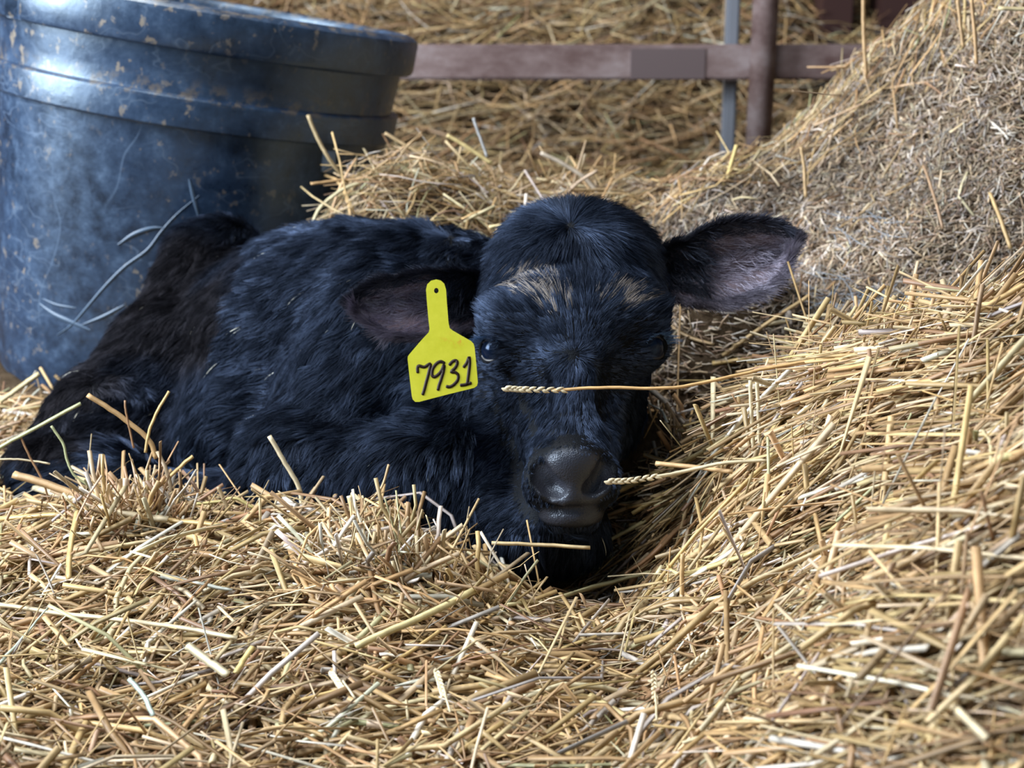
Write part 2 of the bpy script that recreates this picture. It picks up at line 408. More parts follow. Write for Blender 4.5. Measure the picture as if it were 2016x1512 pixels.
low = np.clip((py0-760)/80, 0, 1)[:, None]
head_flow = head_flow*(1-low*.75)+np.array([0, 1.0, 0])*low*0 + unit(np.stack([(px0-1128)/160, -np.ones(NH)*.8, np.zeros(NH)], -1))*low*.9
head_flow = head_flow+sw2*.55+sw*.12
flow = np.where(H0[:, None], head_flow, body_flow)
flow = unit(flow-(flow*N0).sum(1, keepdims=True)*N0)
L = np.where(H0, .0085, .019)*rng.uniform(.65, 1.25, NH)
L = np.where(H0 & (py0 < 620), .0135*rng.uniform(.6, 1.3, NH), L)
L = np.where(H0 & ((px0 < 1010) | (px0 > 1245)) & (py0 > 780), .013*rng.uniform(.6, 1.3, NH), L)
L = np.where(~H0 & (px0 > 880), .016*rng.uniform(.6, 1.3, NH), L)
L = np.where(H0 & (py0 < 490), .018*rng.uniform(.5, 1.4, NH), L); 
nearnose = np.clip(np.sqrt(((px0-1124)/85)**2+((py0-946)/75)**2)*1.6-1.25, .42, 1.0); L = np.where(H0, L*nearnose, L)
lift = np.where(H0, np.where(py0 < 480, .7, .30), .42)+.25*rng.random(NH)
K = 5; t = np.linspace(0, 1, K)[None, :, None]
wave = np.stack([noise3(P0*95, 11)-.5, noise3(P0*95, 12)-.5, noise3(P0*95, 13)-.5], -1)*.8+rng.normal(0, .10, (NH, 3))
Lc = L[:, None, None]
Pc = P0[:, None, :]-N0[:, None, :]*.001+Lc*(t*flow[:, None, :]+N0[:, None, :]*lift[:, None, None]*(t-.62*t*t)+wave[:, None, :]*t*t*.5)
cs_ = np.where(H0, .0048, .0095)[:, None]
cell = np.floor(P0/cs_); jit = np.stack([hash01(cell[:, 0], cell[:, 1], cell[:, 2], s_) for s_ in (1, 2, 3)], -1)
cc_ = (cell+.2+.6*jit)*cs_
dd = cc_-P0; dd = dd-(dd*N0).sum(1, keepdims=True)*N0
Pc = Pc+dd[:, None, :]*np.where(H0, .50, .50)[:, None, None]*t**1.5
rad = np.where(H0, .00017, .00023)[:, None]*np.array([1.0, 1.0, .85, .6, .12])[None, :]*rng.uniform(.8, 1.2, NH)[:, None]
cellv = .5+1.0*hash01(cell[:, 0], cell[:, 1], cell[:, 2], 8)**1.5
tint = np.tile([.0085, .0108, .0165], (NH, 1))*(rng.uniform(.5, 1.5, NH)*cellv)[:, None]
_tb = np.clip((noise3(P0*17, 15)-.45)*4, 0, 1)[thigh][:, None]; tint[thigh] = (np.array([.0082, .0076, .0088])*(1-_tb)+np.array([.0085, .0105, .016])*_tb)*(rng.uniform(.5, 1.4, NH)*cellv)[thigh][:, None]  # bluish sheen patches painted into the thigh hair tint
# dried tan flecks in the forehead locks
cell2 = np.floor(P0/.0031); fl_ = hash01(cell2[:, 0], cell2[:, 1], cell2[:, 2], 9)
def blob(cx, cy, rx, ry): return np.clip(1-((px0-cx)/rx)**2-((py0-cy)/ry)**2, 0, 1)
prob = blob(1062, 545, 55, 60)*.55+blob(1100, 595, 40, 32)*.5+blob(1225, 590, 60, 32)*.5+blob(1040, 520, 30, 30)*.3
mud = H0 & (fl_ < prob)
tint[mud] = np.array([.078, .064, .053])*rng.uniform(.6, 1.1, (mud.sum(), 1))
stray = ~H0 & (rng.random(NH) < .0006); tint[stray] = [.3, .28, .22]
coat = hair('coat', toW(Pc), rad, tint, m_fur, bodyo)

# ------------------------------------------------------------------ ears
m_ear = mat('ear_skin', rough=.62, spec=.3)
lk(m_ear, nd(m_ear, 'ShaderNodeAttribute', attribute_name='col').outputs[0], bsdf(m_ear).inputs['Base Color'])
bsdf(m_ear).inputs['Subsurface Weight'].default_value = .08
bsdf(m_ear).inputs['Subsurface Radius'].default_value = (.004, .0015, .001)
def smooth_interp(t_, xs, ys):
    ys = np.array(ys, float); r = np.interp(t_, xs, ys) if ys.ndim == 1 else np.stack([np.interp(t_, xs, ys[:, i]) for i in range(ys.shape[1])], -1)
    return r
def poly_smooth(P, n):
    """Catmull-Rom resample"""
    P = np.array(P, float); Q = np.vstack([2*P[0]-P[1], P, 2*P[-1]-P[-2]]); t_ = np.linspace(0, len(P)-1.0001, n); i = t_.astype(int); f = (t_-i)[:, None]
    a_, b_, c_, d_ = Q[i], Q[i+1], Q[i+2], Q[i+3]
    return .5*((2*b_)+(-a_+c_)*f+(2*a_-5*b_+4*c_-d_)*f*f+(-a_+3*b_-3*c_+d_)*f**3)
def ear(top, bot, cup, roll, parent, innercol):
    nu, nv = 34, 25
    T = poly_smooth([C(*q) for q in top], nu); B = poly_smooth([C(*q) for q in bot], nu)
    v = np.linspace(0, 1, nv)[None, :, None]; u = np.linspace(0, 1, nu)
    M = T[:, None, :]*(1-v)+B[:, None, :]*v
    prof = np.sin(np.pi*np.clip(v[..., 0], 0, 1))**.8*np.interp(u, [0, .15, .5, .85, 1], [.7, 1, 1, .7, .1])[:, None]*cup
    M[..., 2] += prof
    # the upper rim folds forward and down over the hollow
    vv = v[..., 0]; rr = np.clip(1-vv/.16, 0, 1)*np.interp(u, [0, .2, .8, 1], [1, 1, .5, .1])[:, None]*roll
    M[..., 1] -= rr*.6; M[..., 2] -= rr*.7*0+.0
    # ridges running along the inside
    M[..., 2] += .0016*np.sin(vv*np.pi*7)*np.sin(np.pi*vv)*np.interp(u, [0, .3, .8, 1], [0, 1, 1, 0])[:, None]
    th = .003
    nrm = unit(np.cross(np.gradient(M, axis=0), np.gradient(M, axis=1)))
    if nrm[nu//2, nv//2, 2] > 0: nrm = -nrm                       # towards the viewer
    Fr = M; Bk = M-nrm*th
    V = np.concatenate([Fr.reshape(-1, 3), Bk.reshape(-1, 3)]); f1 = gridfaces(nu, nv); n_ = nu*nv
    idx = np.arange(n_).reshape(nu, nv); ring = np.concatenate([idx[0, :], idx[1:, -1], idx[-1, -2::-1], idx[-2:0:-1, 0]]); r2_ = np.roll(ring, -1)
    side = np.stack([ring, r2_, r2_+n_, ring+n_], -1)
    dark = np.array([.012, .012, .015]); edge = np.clip(np.minimum(vv, 1-vv)/.12, 0, 1)*np.clip((1-u)/.08, 0, 1)[:, None]
    nz_ = noise3(Fr*70, 21)
    ci = dark+(np.array(innercol)*(.55+.7*nz_[..., None])-dark)*(edge*np.interp(u, [0, .3, 1], [.6, 1, 1])[:, None])[..., None]
    cols = np.concatenate([ci.reshape(-1, 3), np.tile(dark, (n_, 1))])
    o = mesh_np('ear', toW(V), [f1, f1[:, ::-1]+n_, side[:, ::-1]], m_ear, cols=cols); under(o, parent)
    # hair: short inside, long on rim and outside
    def at_(uu, vv_):
        a_ = np.clip(uu*(nu-1), 0, nu-1.001); b2 = np.clip(vv_*(nv-1), 0, nv-1.001); i = a_.astype(int); j = b2.astype(int); fu = (a_-i)[:, None]; fv = (b2-j)[:, None]
        g_ = lambda X: (X[i, j]*(1-fu)+X[i+1, j]*fu)*(1-fv)+(X[i, j+1]*(1-fu)+X[i+1, j+1]*fu)*fv
        return g_(M), unit(g_(nrm)), unit(g_(np.gradient(M, axis=0))), unit(g_(np.gradient(M, axis=1)))
    out = []
    def batch(n, ulo, uhi, vfun, L0, side_, lift_, du, dv, tint_, rr_):
        uu = rng.uniform(ulo, uhi, n); vs = vfun(n); p, nn, tu, tv = at_(uu, vs)
        dvv = dv(vs) if callable(dv) else np.full(n, dv)
        f_ = unit(tu*du+tv*dvv[:, None]+rng.normal(0, .16, (n, 3))+ (np.stack([noise3(p*110, 31)-.5, noise3(p*110, 32)-.5, noise3(p*110, 33)-.5], -1))*.9)
        Lh = (L0*rng.uniform(.5, 1.3, n))[:, None, None]; base = p if side_ > 0 else p-nn*th
        q = base[:, None, :]+Lh*(t*f_[:, None, :]+nn[:, None, :]*side_*lift_*(t-.5*t*t))
        out.append((q, np.tile(tint_, (n, 1))*rng.uniform(.6, 1.5, (n, 1)), np.full(n, rr_)))
    U01 = lambda a_, b2: (lambda n: rng.uniform(a_, b2, n))
    batch(14000, 0, 1, U01(0, 1), .011, -1, .3, .9, 0, np.array([.012, .013, .017]), .00018)
    batch(3600, 0, .99, U01(0, .05), .013, 1, .1, .75, -.75, np.array([.014, .014, .018]), .00018)
    batch(3600, .05, .99, U01(.90, 1.0), .017, 1, .1, .7, .8, np.array([.055, .048, .056]), .00017)
    batch(2600, 0, .99, U01(0, .15), .010, 1, .25, .8, .2, np.array([.014, .014, .018]), .00017)
    batch(4200, .12, 1, U01(.12, 1), .010, 1, .25, .7, lambda v_: (v_-.35)*1.5, np.array([.10, .086, .098]), .00012)
    batch(1800, 0, .35, U01(.0, .8), .020, 1, .25, .8, .6, np.array([.016, .017, .022]), .0002)
    batch(1500, .97, 1, U01(.02, .98), .010, 1, .05, 1.0, 0, np.array([.016, .016, .02]), .00017)
    Q = np.concatenate([a_[0] for a_ in out]); Tn = np.concatenate([a_[1] for a_ in out]); Rr = np.concatenate([a_[2] for a_ in out])
    hair('ear_hair', toW(Q), Rr[:, None]*np.array([1, 1, .85, .6, .12])[None, :], Tn, m_fur, o)
    return o
ear([(1285,492,1.235),(1340,468,1.215),(1400,440,1.200),(1470,430,1.195),(1530,438,1.195),(1562,470,1.20)],
    [(1300,575,1.235),(1345,592,1.215),(1410,602,1.20),(1480,585,1.195),(1540,535,1.195),(1564,476,1.20)], .020, .005, calf, (.17, .125, .15))
ear([(975,545,1.235),(930,530,1.225),(860,528,1.205),(780,540,1.20),(725,562,1.20),(695,590,1.20)],
    [(975,640,1.235),(935,645,1.22),(870,662,1.195),(800,665,1.185),(735,642,1.19),(696,600,1.198)], .022, .006, calf, (.15, .105, .125))

# ------------------------------------------------------------------ eyes
m_eye = mat('eye', (.004, .010, .030), .16, .45); bsdf(m_eye).inputs['Specular Tint'].default_value = (.4, .6, 1, 1)
m_lid = mat('eye_rim', (.014, .014, .018), .35, .5)
def sphere(name, c, r, material, parent, sc=(1, 1, 1), n=32):
    th_ = np.linspace(0, np.pi, n//2+1)[:, None]; ph = np.linspace(0, 2*np.pi, n, endpoint=False)[None, :]
    V = np.stack([np.sin(th_)*np.cos(ph)*sc[0], np.cos(th_)*sc[1]+0*ph, np.sin(th_)*np.sin(ph)*sc[2]], -1).reshape(-1, 3)*r+np.array(c)
    i = np.arange((n//2+1)*n).reshape(-1, n); j = np.roll(i, -1, 1)
    f = np.stack([i[:-1], j[:-1], j[1:], i[1:]], -1).reshape(-1, 4)
    o = mesh_np(name, toW(V), f, material); under(o, parent); return o
for c_, yaw in EYE:
    s = np.array([math.sin(yaw), 0, -math.cos(yaw)]); sd = np.array([math.cos(yaw), 0, math.sin(yaw)]); up = np.array([0, 1., 0])
    e_ = sphere('eye', c_+s*.0035, .0150, m_eye, calf)
    a_ = np.linspace(0, 2*np.pi, 29)[:-1]
    ringp = c_+s*.0155+ (np.cos(a_)[:, None]*sd*.0112+np.sin(a_)[:, None]*up*.0088)-s*(np.cos(a_)**2)[:, None]*.0035
    nr = 8; bb = np.linspace(0, 2*np.pi, nr, endpoint=False)
    outd = np.cos(a_)[:, None]*sd+np.sin(a_)[:, None]*up
    V = ringp[:, None, :]+.0019*(np.cos(bb)[None, :, None]*outd[:, None, :]+np.sin(bb)[None, :, None]*s)
    i = np.arange(len(a_)*nr).reshape(-1, nr); i2 = np.roll(i, -1, 0)
    f = np.stack([i, np.roll(i, -1, 1), np.roll(i2, -1, 1), i2], -1).reshape(-1, 4)
    under(mesh_np('eyelid', toW(V.reshape(-1, 3)), f, m_lid), calf)
    n = 90; aa = rng.uniform(.25, 2.9, n); root = c_+s*.017+np.cos(aa)[:, None]*sd*.0118+np.sin(aa)[:, None]*up*.0095
    dr = unit(s*1.0+up*.35+np.cos(aa)[:, None]*sd*.5+rng.normal(0, .12, (n, 3)))
    Lh = rng.uniform(.010, .017, n)[:, None, None]
    q = root[:, None, :]+Lh*(t*dr[:, None, :]-t*t*.25*up)
    hair('eyelashes', toW(q), np.tile([.00022, .0002, .00017, .00012, .00003], (n, 1)), np.tile([.05, .075, .11], (n, 1)), m_fur, calf)

# ------------------------------------------------------------------ ear tag
m_tag = mat('yellow_tag_plastic', rough=.38, spec=.4)
tz = noise_tex(m_tag, 55, 5, .7)
base_ = ramp(m_tag, tz, [(0.3, (.64, .63, .025)), (.75, (.78, .76, .06))])
rd = noise_tex(m_tag, 150, 4, .7)
bx = nd(m_tag, 'ShaderNodeAttribute', attribute_name='stain')
mm = nd(m_tag, 'ShaderNodeMath', operation='MULTIPLY'); lk(m_tag, bx.outputs['Fac'], mm.inputs[0])
lk(m_tag, ramp(m_tag, rd, [(.5, (0, 0, 0)), (.6, (1, 1, 1))]), mm.inputs[1])
lk(m_tag, mix(m_tag, mm.outputs[0], base_, (.75, .22, .03)), bsdf(m_tag).inputs['Base Color'])
bsdf(m_tag).inputs['Subsurface Weight'].default_value = .05
def tp(x, y, off=0.0):      # tag pixel (in a 4.4475x crop) to view frame, on a gently tilted plane
    px, py = 660+x/4.4475, 480+y/4.4475
    d = 1.148-(py-560)/240*.022+(px-870)/100*.004-off
    return C(px, py, d)
outl = [(885,312),(925,322),(955,350),(970,400),(978,520),(992,690),(1002,738),(1030,760),(1190,852),(1212,876),(1220,905),(1235,1050),(1249,1215),(1240,1245),(1215,1262),(960,1325),(735,1384),(700,1384),(678,1362),(670,1330),(650,1160),(634,1010),(636,985),(655,960),(740,860),(818,775),(826,745),(818,680),(802,500),(795,400),(805,355),(840,322)]
n_ = len(outl)
import bmesh
bm = bmesh.new()
def addp(c): return bm.verts.new(toW(c))
fr = [addp(tp(x, y)) for x, y in outl]; bk = [addp(tp(x, y, -.0016)) for x, y in outl]
hc_ = [(885+20*math.cos(a_), 410+24*math.sin(a_)) for a_ in np.linspace(0, 2*np.pi, 13)[:-1]]
hf = [addp(tp(x, y)) for x, y in hc_]; hb = [addp(tp(x, y, -.0016)) for x, y in hc_]
for ring_a, ring_b in ((fr, hf), (bk, hb)):
    es = []
    for r_ in (ring_a, ring_b):
        for i in range(len(r_)): es.append(bm.edges.new((r_[i], r_[(i+1) % len(r_)])))
    bmesh.ops.triangle_fill(bm, use_beauty=True, edges=es)
for fa_, ba2 in ((fr, bk), (hf, hb)):
    for i in range(len(fa_)):
        j = (i+1) % len(fa_); bm.faces.new((fa_[i], fa_[j], ba2[j], ba2[i]))
bmesh.ops.recalc_face_normals(bm, faces=bm.faces)
for _ in range(2): bmesh.ops.subdivide_edges(bm, edges=[e for e in bm.edges if e.calc_length() > .006], cuts=1, use_grid_fill=True)
bmesh.ops.triangulate(bm, faces=bm.faces)
me = bpy.data.meshes.new('ear_tag'); bm.to_mesh(me); bm.free()
vc = np.array([v.co[:] for v in me.vertices]); ppx, ppy, _d = proj(vc)
st = np.clip(1.2-np.sqrt(((ppx-897)/16)**2+((ppy-664)/14)**2), 0, 1)
a_ = me.attributes.new('stain', 'FLOAT', 'POINT'); a_.data.foreach_set('value', st.astype(np.float32))
me.materials.append(m_tag)
tago = bpy.data.objects.new('ear_tag', me); col.objects.link(tago)
tag(tago, 'yellow plastic ear tag with handwritten number 7931 in the calf\'s ear', 'ear tag')
m_ink = mat('black_ink', (.02, .008, .006), .5, .3)
strokes = [[(722,1125),(720,1085),(735,1068),(780,1078),(832,1052),(818,1130),(795,1215),(778,1280),(766,1318)],
 [(955,1045),(925,1030),(890,1045),(855,1090),(846,1140),(862,1165),(895,1150),(930,1110),(952,1058),(948,1110),(925,1190),(908,1240),(900,1278)],
 [(1000,1058),(1030,1028),(1058,1022),(1068,1045),(1050,1085),(1015,1120),(1050,1125),(1076,1150),(1070,1195),(1035,1235),(1000,1252),(975,1248)],
 [(1125,1078),(1150,1045),(1172,995),(1176,1050),(1168,1130),(1155,1228)], [(1098,1238),(1140,1232),(1188,1218)]]
V, Fq = [], []
for s_ in strokes:
    P = poly_smooth(s_, 40); T = unit(np.gradient(P, axis=0)); Nn = np.stack([-T[:, 1], T[:, 0]], -1); hw = 13.5
    P2 = np.vstack([P[0]-T[0]*7, P, P[-1]+T[-1]*7]); N2 = np.vstack([Nn[0], Nn, Nn[-1]]); hw_ = np.full(len(P2), hw); hw_[[0, -1]] = 7
    for off in (.0004, .0):
        pass
    b0 = len(V)
    for p, q, h_ in zip(P2, N2, hw_):
        for sg, off in ((1, .0004), (-1, .0004), (-1, -.0003), (1, -.0003)): V.append(tp(*(p+q*h_*sg), off))
    for i in range(len(P2)-1):
        for j in range(4): Fq.append([b0+i*4+j, b0+i*4+(j+1) % 4, b0+i*4+4+(j+1) % 4, b0+i*4+4+j])
    Fq.append([b0+3, b0+2, b0+1, b0]); e0 = b0+(len(P2)-1)*4; Fq.append([e0, e0+1, e0+2, e0+3])
dg = mesh_np('number', toW(np.array(V)), np.array(Fq), m_ink, smooth=False); dg.parent = tago

# ------------------------------------------------------------------ rubber tub
m_tub = mat('black_rubber', rough=.42, spec=.9)
big = noise_tex(m_tub, 5, 6, .65); fine = noise_tex(m_tub, 34, 8, .75); dirt = noise_tex(m_tub, 80, 5, .6, mapping=(1, 1, .8)); dmask = noise_tex(m_tub, 4.5, 3, .6)
c1 = ramp(m_tub, fine, [(.38, (.007, .014, .032)), (.55, (.022, .045, .095)), (.72, (.070, .120, .21))])
c1 = mix(m_tub, ramp(m_tub, big, [(.4, (0, 0, 0)), (.7, (.55, .55, .55))]), c1, (.034, .070, .15))
dm = nd(m_tub, 'ShaderNodeMath', operation='MULTIPLY'); lk(m_tub, ramp(m_tub, dirt, [(.60, (0, 0, 0)), (.64, (1, 1, 1))]), dm.inputs[0]); lk(m_tub, ramp(m_tub, dmask, [(.42, (0, 0, 0)), (.60, (.85, .85, .85))]), dm.inputs[1])
c1 = mix(m_tub, dm.outputs[0], c1, (.30, .25, .19))
def scratches(c_in, scale, lo_, w_, colr, mp, seed):
    n1 = noise_tex(m_tub, scale, 2, .5, mapping=mp); sb = nd(m_tub, 'ShaderNodeMath', operation='SUBTRACT'); lk(m_tub, n1, sb.inputs[0]); sb.inputs[1].default_value = lo_
    ab = nd(m_tub, 'ShaderNodeMath', operation='ABSOLUTE'); lk(m_tub, sb.outputs[0], ab.inputs[0])
    m1 = ramp(m_tub, ab.outputs[0], [(0, (1, 1, 1)), (w_, (0, 0, 0))]); m2 = ramp(m_tub, noise_tex(m_tub, seed, 2, .5), [(.48, (0, 0, 0)), (.6, (.8, .8, .8))])
    mu = nd(m_tub, 'ShaderNodeMath', operation='MULTIPLY'); lk(m_tub, m1, mu.inputs[0]); lk(m_tub, m2, mu.inputs[1]); return mix(m_tub, mu.outputs[0], c_in, colr)
c1 = scratches(c1, 5.0, .47, .004, (.11, .17, .27), (1, 1, .6), 6.5)
c1 = scratches(c1, 9.0, .56, .008, (.10, .15, .24), (1, 1, 2.6), 8.1)
c1 = scratches(c1, 16.0, .50, .010, (.09, .13, .20), (1, 1, 1.2), 9.7)
sa = nd(m_tub, 'ShaderNodeAttribute', attribute_name='ledge')
dl = nd(m_tub, 'ShaderNodeMath', operation='MULTIPLY'); lk(m_tub, sa.outputs['Fac'], dl.inputs[0]); lk(m_tub, ramp(m_tub, noise_tex(m_tub, 60, 4, .7), [(.50, (0, 0, 0)), (.60, (.8, .8, .8))]), dl.inputs[1])
c1 = mix(m_tub, dl.outputs[0], c1, (.16, .125, .09))
lk(m_tub, c1, bsdf(m_tub).inputs['Base Color'])
lk(m_tub, ramp(m_tub, fine, [(.3, (.24,)*3), (.7, (.46,)*3)]), bsdf(m_tub).inputs['Roughness'])
bsdf(m_tub).inputs['Specular Tint'].default_value = (.66, .84, 1, 1); bsdf(m_tub).inputs['IOR'].default_value = 1.65
bump(m_tub, noise_tex(m_tub, 26, 7, .6), .25, .004)
prof = [(.218,-.01),(.224,.0),(.229,.02),(.236,.12),(.244,.22),(.2520,.328),(.2532,.3365),(.2540,.3375),(.2598,.3380),(.2612,.3395),(.2632,.367),(.2625,.3705),(.2607,.3725),(.2545,.3740),(.2540,.3760),(.2560,.395),(.2585,.4225),(.2600,.4235),(.2700,.4240),(.2725,.4255),(.2745,.430),(.2760,.462),(.2745,.467),(.2680,.4715),(.2600,.4735),(.2540,.4715),(.2510,.466),(.249,.45),(.243,.40),(.236,.25),(.222,.03),(.215,.012),(.0,.010)]
nseg = 160; prof = np.array(prof); prof[:, 0] *= .972
ang = np.linspace(0, 2*np.pi, nseg, endpoint=False)
rimcut = np.ones((len(prof), nseg))
for a0 in (math.radians(-132), math.radians(32)):                # notches in the rim
    dd_ = np.abs((ang-a0+np.pi) % (2*np.pi)-np.pi); msk = np.clip(1-dd_/.035, 0, 1)
    zz = prof[:, 1]; onr = (zz > .4245) & (zz < .472) & (prof[:, 0] > .2535)
    rimcut[onr] -= (msk**.5)[None, :]*.045
VV = np.stack([prof[:, 0:1]*rimcut*np.cos(ang), prof[:, 0:1]*rimcut*np.sin(ang), np.repeat(prof[:, 1:2], nseg, 1)], -1).reshape(-1, 3)
i = np.arange(len(prof)*nseg).reshape(-1, nseg); j = np.roll(i, -1, 1)
f = np.stack([i[:-1], j[:-1], j[1:], i[1:]], -1).reshape(-1, 4)
ledge = np.repeat(((prof[:, 1] > .3700) & (prof[:, 1] < .3765)) | (prof[:, 1] > .4710), nseg).astype(float)
tub = mesh_np('rubber_tub', VV, f, m_tub, attrs={'ledge': ledge})
tub.data.set_sharp_from_angle(angle=math.radians(28))
TUB_C = W(331, 700, 1.93); tub.location = (float(TUB_C[0]), float(TUB_C[1]), -.024)
tub.rotation_euler = (math.radians(-1), math.radians(9.3), math.radians(0))
tag(tub, 'large dirty black rubber tub with a thick rim, tilted behind the calf', 'tub')
bpy.context.view_layer.update()
m_stick = mat('pale_sticker', (.42, .58, .80), .5, .3)
# small pale sticker on the tub side
Mi = np.array(tub.matrix_world.inverted())
def tubpt(px, py, off=.0006):
    best = None
    Mw = np.array(tub.matrix_world); o_ = Mi[:3, :3]@ORG+Mi[:3, 3]; d_ = Mi[:3, :3]@(W(px, py, 1)-ORG)
    ts = np.linspace(1.5, 2.1, 3000); q = o_+ts[:, None]*d_; r_ = np.hypot(q[:, 0], q[:, 1])
    pr = np.interp(q[:, 2], prof[1:6, 1], prof[1:6, 0]); k = np.argmax(r_ < pr+off); return q[k]
sv = np.array([tubpt(x, y) for x, y in ((636, 297), (661, 298), (659, 341), (633, 338))]); cen = sv.mean(0); outw = unit(np.array([cen[0], cen[1], 0]))
sv2 = np.concatenate([sv+outw*.0008, sv-outw*.002])
st_o = mesh_np('sticker', sv2, np.array([[0, 1, 2, 3], [7, 6, 5, 4], [0, 4, 5, 1], [1, 5, 6, 2], [2, 6, 7, 3], [3, 7, 4, 0]]), m_stick, smooth=False); st_o.parent = tub
st_o['label'] = 'small pale blue sticker'
m_scuff = mat('scuffed_rubber', (.085, .14, .22), .4, .6)
for pts, wpx in (([(392,385),(350,420),(318,455),(290,492),(245,525),(205,565),(165,612),(140,640),(112,660)], 5), ([(78,598),(105,618),(140,634),(178,650)], 9), ([(84,588),(112,600),(150,606)], 4),
                 ([(232,482),(262,462),(296,450),(322,448)], 8), ([(160,640),(205,622),(245,600)], 6), ([(372,352),(380,385),(392,432)], 7)):
    c_ = poly_smooth([tubpt(x, y, .0003) for x, y in pts], 30); ow = unit(c_*np.array([1, 1, 0])); c_ = ow*(np.interp(c_[:, 2], prof[1:6, 1], prof[1:6, 0])*np.cos(np.pi/nseg)+.0007)[:, None]+c_*np.array([0, 0, 1])
    tn_ = unit(np.gradient(c_, axis=0)); sd_ = unit(np.cross(tn_, ow)); h_ = wpx*1.75/F/2*np.sin(np.linspace(.25, np.pi-.2, 30))[:, None]
    V = np.stack([c_+sd_*h_, c_-sd_*h_, c_-sd_*h_-ow*.0018, c_+sd_*h_-ow*.0018], 1).reshape(-1, 3); q_ = np.arange(120).reshape(30, 4)
    fq = np.concatenate([np.stack([q_[:-1, j], q_[:-1, (j+1) % 4], q_[1:, (j+1) % 4], q_[1:, j]], -1) for j in range(4)]); sc_o = mesh_np('scuff_mark', V, fq, m_scuff, smooth=False); sc_o.parent = tub

# ------------------------------------------------------------------ fence
m_pipe = mat('weathered_painted_steel', rough=.5, spec=.4)
lk(m_pipe, ramp(m_pipe, noise_tex(m_pipe, 14, 6, .7, mapping=(.5, 1, 1)), [(.35, (.12, .07, .065)), (.52, (.24, .175, .17)), (.75, (.42, .36, .37))]), bsdf(m_pipe).inputs['Base Color'])
m_galv = mat('grey_steel', (.20, .22, .26), .45, .5)
def boxm(name, c, s, material, parent=None, bev=.004):
    bm = bmesh.new(); bmesh.ops.create_cube(bm, size=1); bmesh.ops.scale(bm, vec=s, verts=bm.verts)
    if bev: bmesh.ops.bevel(bm, geom=bm.edges, offset=bev, segments=2, affect='EDGES')
    me = bpy.data.meshes.new(name); bm.to_mesh(me); bm.free(); me.materials.append(material)
    o = bpy.data.objects.new(name, me); col.objects.link(o); o.location = [float(v) for v in c]
    if parent: o.parent = parent
    return o
def cyl(name, a_, b_, r, material, parent=None, n=24, r2=None):
    bm = bmesh.new(); a_ = Vector(a_); b_ = Vector(b_); bmesh.ops.create_cone(bm, cap_ends=True, segments=n, radius1=r, radius2=r if r2 is None else r2, depth=(b_-a_).length)
    me = bpy.data.meshes.new(name); bm.to_mesh(me); bm.free(); me.materials.append(material)
    for p in me.polygons: p.use_smooth = len(p.vertices) == 4
    o = bpy.data.objects.new(name, me); col.objects.link(o); o.location = (a_+b_)/2; o.rotation_euler = (b_-a_).to_track_quat('Z', 'Y').to_euler()
    if parent: o.parent = parent
    return o
YF = W(1250, 120, 2.45)[1]
fence = bpy.data.objects.new('pipe_gate', None); col.objects.link(fence); fence.location = (0, YF, 0)
tag(fence, 'rust-brown steel rail fence across the pen behind the calf', 'fence')
zr = float(W(1250, 122, 2.45)[2])
for nm, z_, sz in (('rail', zr, .058), ('rail', zr+.35, .055)):
    boxm(nm, (.2, 0, z_), (4.4, .035, sz), m_pipe, fence)
xp = float(W(1503, 120, 2.42)[0])
for x_ in (xp, xp-1.9, xp+1.7):
    p = cyl('post', (x_-.006, -.04, 0.0), (x_+.006, -.04, 1.3), .0215, m_pipe, fence)
    q = boxm('upright_bar', (x_-.045, .035, .6), (.022, .03, 1.25), m_galv, fence); q['label'] = 'thin grey steel upright'
boxm('rail_patch', (float(W(1315, 125, 2.43)[0]), -.0185, zr-.002), (.125, .003, .05), mat('darker_rail_section', (.14, .105, .108), .55), fence, bev=0)  # darker stretch of the rail

# ------------------------------------------------------------------ back straw bank, barn wall
def hb_(x, y):
    tt = np.clip((y-2.75)/.9, 0, 1); s_ = tt*tt*(3-2*tt)
    return .02+.42*s_+.30*np.clip((y-3.5)/1.6, 0, 1)+.08*(noise2(x*2.3+5, y*2.3, 41)-.5)+.03*(noise2(x*7, y*7, 42)-.5)
bx_ = np.arange(-4.4, 3.45, .05); by_ = np.arange(2.6, 6.2, .05); BX, BY = np.meshgrid(bx_, by_)
gb = mesh_np('ground', np.stack([BX, BY, hb_(BX, BY)-.01], -1).reshape(-1, 3), gridfaces(*BX.shape), m_ground); tag(gb, kind='structure')
m_wood = mat('dark_barn_boards', rough=.8, spec=.2)
lk(m_wood, ramp(m_wood, noise_tex(m_wood, 5, 6, .7, mapping=(7, 7, .6)), [(.3, (.018, .010, .008)), (.7, (.07, .035, .028))]), bsdf(m_wood).inputs['Base Color'])
wb = boxm('wall_back', (0, 6.2, 1.4), (8, .1, 3.4), m_wood, bev=0); tag(wb, kind='structure')
wr = boxm('wall_right', (3.4, 3.4, 1.4), (.1, 6, 3.4), m_wood, bev=0); tag(wr, kind='structure')
wl = boxm('wall_left', (-4.4, 2.6, 1.4), (.1, 8, 3.4), m_wood, bev=0); tag(wl, kind='structure')
m_post = mat('red_brown_post', (.055, .026, .024), .6, .3)
for pxp, lab, wid_ in ((1640, 'dark red-brown barn post nearest the fence upright, top right', .07), (1765, 'dark red-brown barn post beside the bedding bank crest, top right', .10)):
    p_ = W(pxp, 20, 3.35); o = boxm('barn_post', (float(p_[0]), float(p_[1]), .95), (wid_, .12, 1.5), m_post); tag(o, lab, 'post', 'red-brown barn posts')

